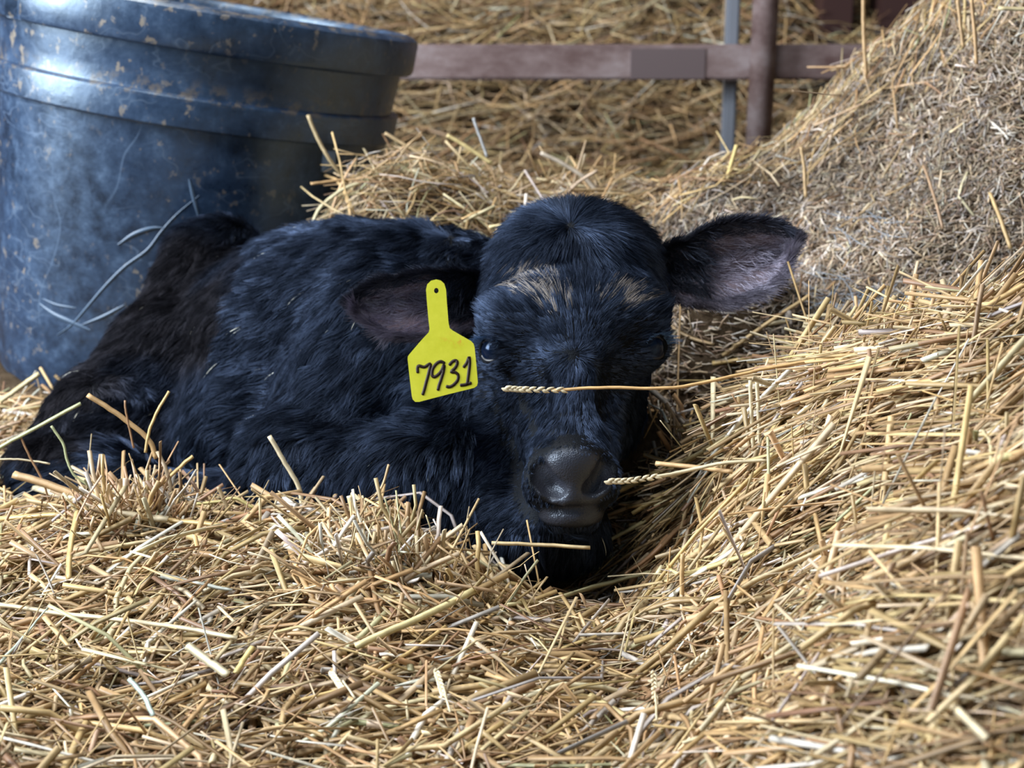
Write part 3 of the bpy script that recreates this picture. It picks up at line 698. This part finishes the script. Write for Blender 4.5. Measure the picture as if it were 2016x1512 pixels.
# ------------------------------------------------------------------ loose straw
PAL = np.array([(.61,.42,.20),(.68,.50,.27),(.50,.33,.16),(.78,.64,.42),(.42,.26,.13),(.60,.47,.30),(.82,.76,.66),(.33,.20,.11),(.50,.48,.27),(.46,.41,.37)])
def colours(n, wts, v=.30):
    wts = np.array(wts, float); i = rng.choice(len(PAL), n, p=wts/wts.sum()); return np.clip(PAL[i]*rng.uniform(1-v*1.3, 1+v*.7, (n, 1))*rng.uniform(.94, 1.06, (n, 3)), 0, .95)
W_YEL = [6,5,5,2.6,2.6,2.5,1.5,1.8,.35,.6]
W_CHF = [1.2,1.5,1.2,1.8,2.4,2.6,1.6,3,.1,3.2]
def scatter(name, n, inreg, Lr, wr_, base, spread, main, aniso, wts, K=4, bendy=.12, tilt=.12, material=None, zf=hz, nf=hnorm, box=(-1.1, 1.1, .47, 2.5), avoid=True, dim=1.0, tr=.24, kf=.35, sd_=.28):
    """lay n stalks on the bedding. main = heading in radians, aniso 0..1 how strongly they follow it"""
    got = []; need = n
    while need > 0:
        m = max(need*4, 20000); x = rng.uniform(box[0], box[1], m); y = rng.uniform(box[2], box[3], m); z = zf(x, y)
        px, py, d = proj(np.stack([x, y, z], -1)); ok = (px > -160) & (px < 2180) & (py > -160) & (py < 1680) & inreg(x, y, z, px, py)
        got.append(np.stack([x, y, z], -1)[ok]); need -= ok.sum()
        if len(got) > 40: break
    p = np.concatenate(got)[:n]; n = len(p)
    nn = nf(p[:, 0], p[:, 1])
    th = (main(p) if callable(main) else main)+np.where(rng.random(n) < aniso, rng.normal(0, sd_, n), rng.uniform(0, 2*np.pi, n))
    dr = np.stack([np.cos(th), np.sin(th), np.zeros(n)], -1); dr = unit(dr-(dr*nn).sum(1, keepdims=True)*nn)
    dr = unit(dr+nn*rng.normal(.02, tilt, (n, 1)))
    L_ = rng.uniform(0, 1, n)**1.6*(Lr[1]-Lr[0])+Lr[0]
    tt = np.linspace(-.5, .5, K)[None, :, None]
    off = base+spread*rng.random(n)
    kink = rng.normal(0, bendy, (n, 3)); kink -= (kink*dr).sum(1, keepdims=True)*dr
    sidev = np.cross(dr, nn)
    P = p[:, None, :]+nn[:, None, :]*off[:, None, None]+L_[:, None, None]*(tt*dr[:, None, :]+(.25-tt*tt)*kink[:, None, :]*1.3)
    k2 = rng.random(n) < kf; P[k2, -1] += ((sidev*rng.normal(0, .26, (n, 1))+nn*rng.normal(.02, .12, (n, 1)))*L_[:, None])[k2]
    P[:, 1:-1] += rng.normal(0, .0007, P[:, 1:-1].shape)
    if avoid:
        sd = sdf_at(P).min(1); keep = sd > .012
        q = P@Mi[:3, :3].T+Mi[:3, 3]; rr = np.hypot(q[..., 0], q[..., 1]); keep &= ~((rr < .258) & (q[..., 2] < .5)).any(1)
        P, L_ = P[keep], L_[keep]; n = len(P)
    wd = wr_[0]+(wr_[1]-wr_[0])*rng.random(n)**1.35; thk = wd*rng.uniform(tr*.7, tr*1.6, n)
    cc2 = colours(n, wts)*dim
    if wts is W_CHF: cc2 = cc2*(.45+1.0*noise2(P[:, 0, 0]*11+7, P[:, 0, 1]*11, 81)*np.ones(n))[:, None]
    if wts is W_CHF: cc2 = cc2*.62+cc2.mean(1, keepdims=True)*np.array([.42, .38, .36])
    return stalks(name, P, wd, thk, cc2, material or m_straw)

# which bedding is where (by height and position on the ground)
def bankline(x): return np.interp(x, [-.3, .1, .2, .27, .33, .45, .6, .75, .9], [1.58, 1.50, 1.27, 1.20, 1.16, 1.12, 1.09, 1.05, 1.0])
isbank = lambda x, y, z, px, py: (y > bankline(x)) & (x > -.24) & (y < 2.2)
heapx = lambda y: np.interp(y, [.7, .95, 1.1, 1.25, 1.35], [.16, .12, .13, .19, .24])
isheap = lambda x, y, z, px, py: (y <= bankline(x)) & (x > heapx(y))
isfore = lambda x, y, z, px, py: (y <= bankline(x)) & (x <= heapx(y)+.04)
near_calf = lambda x, y: (y > 1.25)
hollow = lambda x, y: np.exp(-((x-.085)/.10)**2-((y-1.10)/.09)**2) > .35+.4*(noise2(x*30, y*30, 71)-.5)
o = scatter('straw_bedding', 28000, lambda x, y, z, px, py: isfore(x, y, z, px, py) & ~hollow(x, y) & ((y < 1.32) | (x < -.3) | (x > .1)), (.015, .13), (.0010, .0050), -.018, .034, .15, .25, W_YEL, K=4, tilt=.24, bendy=.2)
tag(o, 'loose yellow straw bedding spread in front of the calf', 'straw', kind='stuff')
o = scatter('shade_toned_straw', 9000, lambda x, y, z, px, py: hollow(x, y) & (y < 1.34), (.012, .075), (.0008, .0032), -.012, .020, .3, .3, [2,1,3,1,4,2,.6,4,.8,2.5], K=4, tilt=.2, bendy=.25, dim=.72)  # brown-grey old straw, dimmed further to put the hollow's shade into its colour
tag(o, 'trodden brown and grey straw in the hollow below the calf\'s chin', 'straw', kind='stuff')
o = scatter('straw_heap', 30000, isheap, (.03, .24), (.0010, .0048), -.020, .036, (lambda p: -.10-.50*np.clip((1.12-p[:, 1])/.35, 0, 1)), .84, W_YEL, K=5, tilt=.09, bendy=.08, kf=.15, sd_=.30)
tag(o, 'heap of long golden straw piled at the right of the calf', 'straw heap', kind='stuff')
o = scatter('bedding_chaff', 150000, isbank, (.005, .028), (.0008, .0022), -.003, .012, .9, .2, W_CHF, K=3, tilt=.25, dim=.98)
tag(o, 'short brown chaff and packed old bedding on the sloping bank', 'chaff', kind='stuff')
crest = lambda x, y, z, px, py: isbank(x, y, z, px, py) & (z > .2+.25*np.clip(x-.1, 0, 1)-.02) & (noise2(x*9, y*9, 61) > .3)
o = scatter('bank_straw', 3600, lambda x, y, z, px, py: isbank(x, y, z, px, py) & (py < np.interp(px, [1100,1300,1500,1700,1830,2016], [470,430,370,300,130,60])+60*(noise2(x*8, y*8, 5)-.3)), (.03, .12), (.0014, .0034), .0, .016, .55, .7, [5,5,3,4,3,3,2,2,.3,1], K=4, tilt=.12)
tag(o, 'longer pale straw along the crest of the bedding bank', 'straw', kind='stuff')
o = scatter('bank_straw', 1100, isbank, (.02, .07), (.0014, .003), .0, .012, .5, .5, [4,4,3,4,3,3,2,2,.3,1], K=4, tilt=.14)
tag(o, 'scattered straw pieces lying on the brown face of the bedding bank', 'straw', kind='stuff')
o = scatter('ridge_straw', 2600, lambda x, y, z, px, py: (px > 690) & (px < 1200) & (y > 1.5) & (y < 1.95) & (x > -.3), (.03, .15), (.0016, .0038), .004, .03, .2, .3, [6,6,3,5,1,4,2.5,1,.6,.4], K=5, tilt=.30, bendy=.2)
tag(o, 'tangle of pale straw on the low ridge behind the calf\'s back', 'straw', kind='stuff')
def nb_(x, y):
    e = .03; dx = (hb_(x+e, y)-hb_(x-e, y))/(2*e); dy = (hb_(x, y+e)-hb_(x, y-e))/(2*e); return unit(np.stack([-dx, -dy, np.ones_like(dx)], -1))
o = scatter('far_straw', 26000, lambda x, y, z, px, py: py > -300, (.05, .26), (.003, .0075), -.005, .05, .2, .35, [6,5,5,3,3,2,1.5,2,.3,.3], K=4, tilt=.22, dim=.82, zf=hb_, nf=nb_, box=(-1.5, 2.1, 2.65, 5.6), avoid=False)
tag(o, 'deep golden straw bank beyond the steel rail fence', 'straw', kind='stuff')

# ------------------------------------------------------------------ tufts that stand up out of the bedding
def hit(px, py, off=0.0):
    ds = np.arange(.75, 2.3, .003); P = W(px, py, 1)[None]; P = ORG+ds[:, None]*(P-ORG)
    k = np.argmax(P[:, 2] < hz(P[:, 0], P[:, 1])+off); return P[k]
def tuft(name, label, root, tip, n, rr, spread, Lr, wr_, wts, K=5):
    a_ = hit(*root); rt = a_+rng.normal(0, 1, (n, 3))*np.array([rr, rr*.6, .006]); tp_ = W(tip[0], tip[1], toC(a_)[2]-.01)
    dr = unit((tp_-a_)[None]+rng.normal(0, spread, (n, 3))*np.linalg.norm(tp_-a_)); L_ = rng.uniform(*Lr, n)
    t_ = np.linspace(0, 1, K)[None, :, None]; kk = rng.normal(0, .16, (n, 3)); kk[:, 2] -= .12
    dr[:, 2] = np.abs(dr[:, 2]); P = rt[:, None]-np.array([0, 0, .01])+L_[:, None, None]*(t_*dr[:, None]+t_**2*kk[:, None]); P += np.cumsum(rng.normal(0, .0016, P.shape), 1)
    wd = rng.uniform(*wr_, n); o = stalks(name, P, wd, wd*.35, colours(n, wts), m_straw); return tag(o, label, 'straw', kind='stuff')
W_BR = [3,2,4,2,4,2,1,3,.4,.6]
tuft('straw_tuft', 'ragged brown straw clump standing up against the calf\'s hind leg', (255, 1035), (262, 860), 400, .020, .95, (.02, .075), (.001, .0045), W_BR)
tuft('straw_tuft', 'flattened brown straw clump under the calf\'s flank', (330, 1060), (430, 960), 300, .028, 1.1, (.02, .055), (.001, .004), W_BR)
tuft('straw_tuft', 'pale straw clump rising in front of the folded foreleg', (735, 1130), (680, 1000), 330, .020, .80, (.02, .07), (.001, .004), [4,5,2,5,1,4,3,1,.4,.6])
tuft('straw_tuft', 'sloping straw clump below the calf\'s brisket', (850, 1180), (800, 1090), 260, .03, 1.1, (.02, .06), (.001, .0038), W_YEL)

# ------------------------------------------------------------------ single stalks that stand out
Y_, PALE, TAN, BRN, GRN, WHT, DBR, GRY = (.66,.47,.20), (.80,.69,.46), (.58,.38,.18), (.40,.23,.12), (.50,.54,.30), (.84,.82,.74), (.24,.14,.08), (.55,.57,.58)
def stalk(name, label, pts, wpx, colr, off=.012, d=None, head=None, flat=.35, group='single stalks that stand out from the bedding', taper=1.0):
    """pts in picture pixels; lies on the bedding (off above it) unless depths d are given"""
    if d is None: P = np.array([hit(x, y) for x, y in pts]); P[:, 2] += off+.006
    else: P = np.array([W(x, y, dd_) for (x, y), dd_ in zip(pts, d)])
    n = 5*len(P); P = poly_smooth(P, n) if len(P) > 2 else P[0]+(P[1]-P[0])*np.linspace(0, 1, 6)[:, None]
    P = P+np.cumsum(rng.normal(0, .00018, P.shape), 0)
    dm_ = toC(P)[:, 2]; wd = wpx/F*dm_*np.linspace(1, taper, len(P))
    o = stalks(name, P[None], wd[None], wd[None]*flat, np.array([colr]), m_straw, upref=np.array([[0.05, -.75, .65]]))
    tag(o, label, 'straw stalk', group); centre(o)
    if head is not None:                         # chain of small husks along the end of the stalk
        H = np.array([hit(x, y) if d is None else W(x, y, head[1]) for x, y in head[0]]); 
        if d is None: H[:, 2] += off
        m = head[2]; Q = H[0]+(H[-1]-H[0])*np.linspace(0, 1, m)[:, None] if len(H) == 2 else poly_smooth(H, m)
        T = unit(np.gradient(Q, axis=0)); sd = unit(np.cross(T, V_)); Vv, Ff = [], []
        for k in range(m):
            sg = 1 if k % 2 else -1; c_ = Q[k]+sd[k]*sg*.0009; ax_ = unit(T[k]+sd[k]*sg*.35); l_ = .0042; r_ = .0013*rng.uniform(.8, 1.2); pv = unit(np.cross(ax_, V_)); b0 = len(Vv)
            for s_, q_ in ((-.9, .25), (-.3, 1), (.3, .85), (1, .08)):
                for a_ in range(6): Vv.append(c_+ax_*l_*s_*.8+r_*q_*(pv*math.cos(a_*math.pi/3)+np.cross(ax_, pv)*math.sin(a_*math.pi/3)))
            for i_ in range(3):
                for a_ in range(6): Ff.append([b0+i_*6+a_, b0+i_*6+(a_+1) % 6, b0+i_*6+6+(a_+1) % 6, b0+i_*6+6+a_])
        Vv = np.array(Vv)-np.array(o.location); h = mesh_np('seed_head', Vv, np.array(Ff), m_straw, cols=np.tile(PALE, (len(Vv), 1)), smooth=False); h.parent = o
    return o
def arr(name, lst):
    for q in lst: stalk(name, *q[:4], **(q[4] if len(q) > 4 else {}))
stalk('wheat_stalk', 'long orange stalk with a husked tip crossing in front of the calf\'s face', [(1085,768),(1190,763),(1310,765),(1420,746),(1520,722),(1640,700),(1800,655),(1960,590)], 7, (.72,.46,.20), d=[1.02,1.02,1.02,1.03,1.04,1.035,1.00,.965], head=([(995,765),(1040,767),(1110,768)], 1.02, 17))
stalk('wheat_stalk', 'pale stalk with a knobbly seed head pointing at the calf\'s nostril', [(1290,939),(1340,928),(1430,908),(1560,900),(1700,895)], 8, PALE, d=[1.02,1.03,1.03,1.03,1.02], head=([(1197,948),(1240,946),(1295,938)], 1.02, 15))
arr('straw_stalk', [
 ('pale bent stalk standing upright before the calf\'s elbow', [(530,858),(560,912),(590,960),(597,1000),(607,1050)], 9, PALE, dict(d=[1.17]*5)),
 ('greenish stalk leaning up past the calf\'s hock, topmost at the left edge', [(-20,893),(60,850),(162,797)], 8, GRN, dict(d=[1.20]*3)),
 ('thin green stem hanging from the greenish leaning stalk', [(100,838),(122,870),(130,905),(150,940),(195,965)], 5, GRN, dict(d=[1.19]*5)),
 ('brown split stalk topping the ragged clump by the hind leg', [(172,778),(230,815),(292,868),(312,905)], 10, TAN, dict(d=[1.17]*4)),
 ('thin upright stalk forking above the ragged clump, right side', [(333,770),(312,808),(296,850),(288,890)], 6, Y_, dict(d=[1.17]*4)),
 ('short dark gold stalk standing in the ragged clump', [(246,788),(252,830),(262,880)], 4, BRN, dict(d=[1.17]*3)),
 ('wide orange-brown stalk lying across the calf\'s hind foot', [(26,934),(100,958),(188,988)], 16, (.55,.36,.18), dict(d=[1.2,1.19,1.18])),
 ('reddish thin stem crossing the calf\'s hind foot', [(40,860),(65,910),(85,950),(102,1005)], 4, BRN, dict(d=[1.2]*4)),
 ('thin pale stem under the orange-brown stalk at the hind foot', [(-10,905),(45,905),(100,912)], 4, PALE, dict(d=[1.21]*3)),
 ('straight tan stalk rising from the clump under the flank', [(316,954),(350,925),(382,900)], 8, Y_, dict(d=[1.16]*3)),
 ('thick flat pale stalk slanting right at the left end of the bedding', [(70,1007),(150,1038),(240,1066),(330,1082)], 15, PALE, dict(off=.018)),
 ('long flat stalk running right from the thick pale stalk', [(0,1072),(150,1062),(300,1070),(450,1086)], 11, Y_, dict(off=.016)),
 ('flat amber stalk standing near the left edge of the bedding', [(170,1012),(158,1080),(146,1150),(143,1215)], 12, Y_, dict(off=.022)),
 ('long cream stalk curving across the lower left bedding', [(-10,1255),(120,1275),(270,1292),(370,1305),(470,1326)], 10, PALE, dict(off=.02)),
 ('thick pale green-gold stalk slanting up at the bottom middle', [(934,1240),(850,1287),(770,1325),(700,1360)], 15, (.72,.62,.32), dict(off=.024)),
 ('thin gold stalk crossing under the thick slanting stalk', [(880,1290),(800,1350),(700,1410),(600,1440)], 8, Y_, dict(off=.015)),
 ('grey-white stub standing straight below the calf\'s chin', [(975,1096),(985,1150),(994,1198)], 9, WHT, dict(off=.02)),
 ('short flat stalk lying level under the calf\'s chin', [(968,1070),(1060,1074),(1163,1080)], 8, (.70,.54,.30), dict(d=[1.06]*3)),
 ('slender yellow stalk curving down from the heap to the hollow', [(1152,1162),(1190,1128),(1260,1090),(1330,1045),(1420,1005)], 8, (.74,.62,.32), dict(off=.02, taper=1.2)),
 ('thick split-ended gold stalk reaching out under the nose', [(1200,1052),(1290,1012),(1380,975),(1500,925)], 13, (.70,.52,.22), dict(off=.03)),
 ('orange stalk lying just below the split-ended gold stalk', [(1232,1068),(1320,1058),(1440,1040),(1600,1005)], 9, (.66,.44,.18), dict(off=.026)),
 ('very long bent stalk sweeping from the bottom middle into the heap', [(1000,1264),(1090,1245),(1180,1215),(1280,1188),(1420,1160),(1560,1118)], 9, (.64,.56,.30), dict(off=.022)),
 ('left one of two upright stalks at the heap edge beside the face', [(1477,748),(1478,820),(1480,892)], 8, PALE, dict(d=[1.09]*3)),
 ('right one of two upright stalks at the heap edge beside the face', [(1490,748),(1494,820),(1499,890)], 8, PALE, dict(d=[1.088]*3)),
 ('flat amber stalk standing over the lower heap, left of a matching one', [(1345,1090),(1344,1180),(1343,1270)], 9, (.62,.42,.20), dict(d=[.985]*3)),
 ('tall amber stalk bending over at its top on the lower heap', [(1418,1116),(1408,1190),(1401,1272)], 9, (.62,.42,.20), dict(d=[.975]*3)),
 ('broad tan blade lying diagonally down the middle of the heap', [(1455,1065),(1475,1110),(1500,1150),(1525,1185)], 19, (.52,.36,.18), dict(off=.03)),
 ('long dark brown stem standing down the right side of the heap', [(1935,560),(1918,680),(1912,800),(1916,930)], 10, (.36,.24,.14), dict(d=[.92,.915,.91,.905])),
 ('flat pale stalk bent at a node on the right of the heap', [(1925,960),(1940,990),(1944,1060)], 11, (.70,.60,.36), dict(off=.028)),
 ('orange stalk slanting up to the right edge above the heap', [(1880,738),(1940,704),(2030,652)], 11, (.70,.48,.22), dict(off=.03)),
 ('pale stalk poking left from the top of the heap', [(1508,690),(1600,672),(1700,668)], 8, PALE, dict(off=.02)),
 ('yellow stalk with a ragged tip on the left shoulder of the heap', [(1400,785),(1470,778),(1560,770),(1640,765)], 11, Y_, dict(off=.03)),
 ('thin bright stalk pointing left at the calf\'s jaw', [(1332,852),(1420,838),(1520,820),(1600,812)], 7, (.74,.58,.26), dict(off=.04)),
 ('broad yellow stalk beneath the two upright stalks', [(1418,846),(1500,832),(1600,820),(1700,822)], 10, (.76,.62,.32), dict(off=.03)),
 ('flat gold blade angled steeply in the middle of the heap', [(1565,858),(1530,915),(1490,975)], 12, (.68,.50,.20), dict(off=.03)),
 ('orange stalk lying level towards the nostril below the husked stalk', [(1290,912),(1370,920),(1440,930)], 10, (.74,.50,.26), dict(d=[1.05,1.04,1.03])),
 ('silvery flat straw bowed across the heap middle', [(1480,1110),(1580,1080),(1690,1050),(1800,1030)], 11, (.74,.72,.58), dict(off=.03)),
 ('pale bent blade curling up like a hook on the lower heap', [(1312,1190),(1325,1212),(1350,1218),(1400,1205),(1480,1180)], 12, (.78,.66,.32), dict(off=.028)),
 ('brown curved leaf blade hanging at the lower heap edge', [(1315,1140),(1280,1180),(1228,1216)], 15, (.50,.28,.14), dict(off=.03, taper=.3)),
 ('tall twisted stalk standing at the bottom right of the bedding', [(1668,1300),(1645,1350),(1632,1430),(1622,1520)], 12, (.66,.46,.20), dict(d=[.83,.82,.81,.80])),
 ('white-edged stub standing at the bottom edge, right of the twisted stalk', [(1708,1420),(1695,1470),(1680,1515)], 12, WHT, dict(d=[.8]*3)),
 ('pale upright stalk at the bottom edge below the long bent stalk', [(1450,1420),(1445,1470),(1440,1515)], 9, PALE, dict(d=[.84]*3)),
 ('short cream stub with cut end by the right edge of the heap', [(1946,1042),(1962,1032),(1980,1026)], 19, (.80,.70,.36), dict(off=.03)),
 ('upright thin stalk at the very crest of the bank by the fence post', [(1700,-10),(1702,60),(1706,155)], 8, (.60,.40,.20), dict(d=[1.70]*3)),
 ('twin-coloured stalk standing on the bank beneath the fence post', [(1450,286),(1432,345),(1404,416)], 8, (.74,.58,.24), dict(d=[1.66,1.65,1.64])),
 ('short amber stalk standing upright on the bank right of the post', [(1577,290),(1583,330),(1587,388)], 7, (.66,.46,.24), dict(d=[1.58]*3)),
 ('long tan stalk lying up the bank face', [(1560,240),(1650,212),(1750,198),(1848,184)], 8, (.60,.42,.26), dict(off=.01)),
 ('upright tan stalk high on the bank, left of a longer one', [(1885,0),(1890,50),(1896,92)], 8, (.62,.42,.22), dict(d=[1.5]*3)),
 ('long upright tan stalk high on the bank near the top edge', [(1912,-5),(1918,60),(1921,128)], 8, (.62,.40,.20), dict(d=[1.48]*3)),
 ('pale flat stub at the top right corner of the bank', [(1965,17),(2030,18)], 11, (.74,.62,.36), dict(d=[1.45]*2)),
 ('golden stalk bent over on the bank right face', [(1945,430),(1965,480),(1985,540)], 9, (.66,.46,.22), dict(off=.02)),
 ('brown stalk jutting from the bank over the heap crest', [(1815,375),(1835,440),(1850,500)], 7, (.48,.32,.20), dict(off=.02)),
 ('stalk leaning against the black tub above the calf\'s hip', [(606,226),(630,280),(650,315),(685,362)], 8, (.52,.40,.22), dict(d=[1.62,1.62,1.62,1.63])),
 ('pale arched stalk curling down beside the tub', [(614,442),(628,412),(655,385),(700,362),(770,342),(860,330)], 8, (.72,.64,.40), dict(d=[1.6,1.6,1.61,1.62,1.64,1.66])),
 ('orange looped stalk poking towards the tub over the ridge', [(612,362),(650,358),(700,352)], 7, (.66,.42,.20), dict(d=[1.61,1.62,1.63])),
 ('stalk slanting down on the ridge from the tub rim side', [(757,262),(800,288),(850,318)], 8, (.60,.44,.24), dict(d=[1.65]*3)),
 ('yellow stalk slanting on top of the ridge behind the calf', [(880,266),(920,290),(970,322)], 9, (.74,.60,.28), dict(d=[1.66]*3)),
 ('grey thin stalk sticking up behind the calf\'s back', [(932,232),(945,270),(960,310)], 6, GRY, dict(d=[1.68]*3)),
 ('greyish stalk slanting down right of the ridge top', [(1064,300),(1110,325),(1150,352),(1180,385)], 10, (.56,.48,.38), dict(d=[1.7]*4)),
 ('forked tan stalk rising at the dip behind the calf\'s head', [(1176,335),(1140,358),(1105,392)], 7, (.56,.42,.30), dict(d=[1.68]*3)),
 ('fallen pale stalk lying right behind the calf\'s poll', [(962,447),(1010,440),(1058,430)], 8, (.76,.62,.32), dict(d=[1.45]*3)),
 ('crossed brown stalk lying in the shade below the calf\'s eye', [(1318,690),(1360,715),(1405,730)], 8, (.48,.34,.18), dict(off=.02)),
 ('long thin stalk slanting through the shade right of the head', [(1420,770),(1500,712),(1590,650)], 8, (.56,.40,.20), dict(off=.03)),
 ('thin stalk standing against the calf\'s foreleg, bent near its foot', [(766,915),(752,960),(735,985),(700,1030)], 5, (.62,.44,.24), dict(d=[1.12]*4)),
 ('pale blue-white straw lying by the foreleg', [(718,1008),(770,1035),(820,1068),(870,1100)], 7, (.66,.70,.72), dict(d=[1.12,1.11,1.10,1.10])),
 ('short grey stub leaning below the flank', [(368,978),(385,1000)], 9, (.66,.66,.60), dict(d=[1.15]*2)),
 ('yellow arched stalk in front of the calf\'s belly', [(385,993),(430,990),(462,983),(500,1002)], 7, (.72,.62,.26), dict(d=[1.14]*4)),
 ('tan stalk tip standing in front of the belly', [(430,958),(443,995),(462,1040)], 8, (.56,.42,.24), dict(d=[1.13]*3)),
 ('thick split stub standing at the foreleg clump', [(690,975),(700,1020),(712,1080)], 16, (.78,.66,.40), dict(d=[1.09]*3)),
 ('blue-green leaf blade at the bottom left corner', [(0,1385),(50,1330),(103,1265)], 9, (.50,.58,.48), dict(off=.02, taper=.4)),
 ('grey-green leaf blade curling at the bottom edge', [(262,1442),(290,1475),(310,1520)], 10, (.55,.66,.58), dict(off=.03)),
 ('pale split stub pointing up at the lower left', [(375,1372),(410,1400),(448,1432)], 17, (.74,.66,.44), dict(off=.03)),
 ('short gold stub standing beside the pale split stub', [(503,1378),(485,1405),(470,1430)], 12, (.74,.58,.24), dict(off=.03)),
 ('grey flat leaf lying flat in the lower left bedding', [(322,1195),(390,1212),(465,1228)], 13, (.48,.50,.44), dict(off=.018, taper=.5)),
 ('old yellow stalk lying at the tub foot', [(0,790),(40,765),(78,738)], 12, (.60,.50,.28), dict(d=[1.5]*3)),
])
for lab, a_, b_ in (('knobbly husk stem standing at the bottom, left of the twisted stalk', (1285,1400), (1290,1515)),
                    ('knobbly husk stem lying in the bottom left bedding', (655,1400), (700,1470)),
                    ('knobbly husk stem lying below the hollow', (1345,1395), (1480,1300)),
                    ('thin stem ending in small husks, bottom middle', (860,1395), (890,1500)),
                    ('husk stem lying over the right of the heap', (1830,930), (1960,880))):
    m_ = ((a_[0]+b_[0])/2, (a_[1]+b_[1])/2); stalk('wheat_stalk', lab, [m_, b_], 5, PALE, off=.026, head=([a_, m_], 0, 14))

# pale plastic net wrap caught in the bank, a dry leaf
m_net = mat('pale_twine', (.42, .50, .60), .45, .5)
def net(label, cx, cy, rx, ry, n, th0):
    Q = []
    for _ in range(n):
        a0 = rng.normal(th0, .3); x0, y0 = cx+rng.uniform(-1, 1)*rx, cy+rng.uniform(-1, 1)*ry; l_ = rng.uniform(40, 120); cv = rng.normal(0, .5)
        P = np.array([hit(x0+l_*(t_-.5)*math.cos(a0+cv*t_), y0+l_*(t_-.5)*math.sin(a0+cv*t_)) for t_ in np.linspace(0, 1, 7)]); P[:, 2] += .006+rng.random()*.008; Q.append(P)
    Q = np.array(Q); wd = np.full(n, .0007); o = stalks('net_wrap', Q, wd, wd*.6, np.ones((n, 3))*.5, m_net); tag(o, label, 'net wrap', kind='stuff')
net('loose white net wrap strands looped on the brown bank', 1700, 470, 60, 28, 20, .35)
net('flattened grey-white net wrap bundle along the foot of the bank', 1730, 612, 120, 18, 70, -.15)
net('thin grey net wrap strands under the calf\'s raised ear', 1590, 565, 80, 30, 14, .2)
m_leaf = mat('dry_leaf', (.30, .26, .22), .7, .2)
c_ = toC(hit(1545, 636))-np.array([0, 0, .012]); a_ = np.linspace(0, 2*np.pi, 17)[:-1]
lf = np.stack([.0058*np.cos(a_)*(1-.35*np.abs(np.sin(a_))**3)+.002*np.sin(a_), .0120*np.sin(a_), .0022*np.cos(2*a_)], -1)+c_
lf = np.concatenate([lf, lf+[0, 0, .0008]]); n_ = 16
fs = [np.arange(16)[None, ::-1], np.arange(16, 32)[None], np.array([[i, (i+1) % 16, (i+1) % 16+16, i+16] for i in range(16)])]
o = mesh_np('dry_leaf', toW(lf), fs, m_leaf); tag(o, 'small pale oval leaf standing in the shade right of the head', 'leaf')
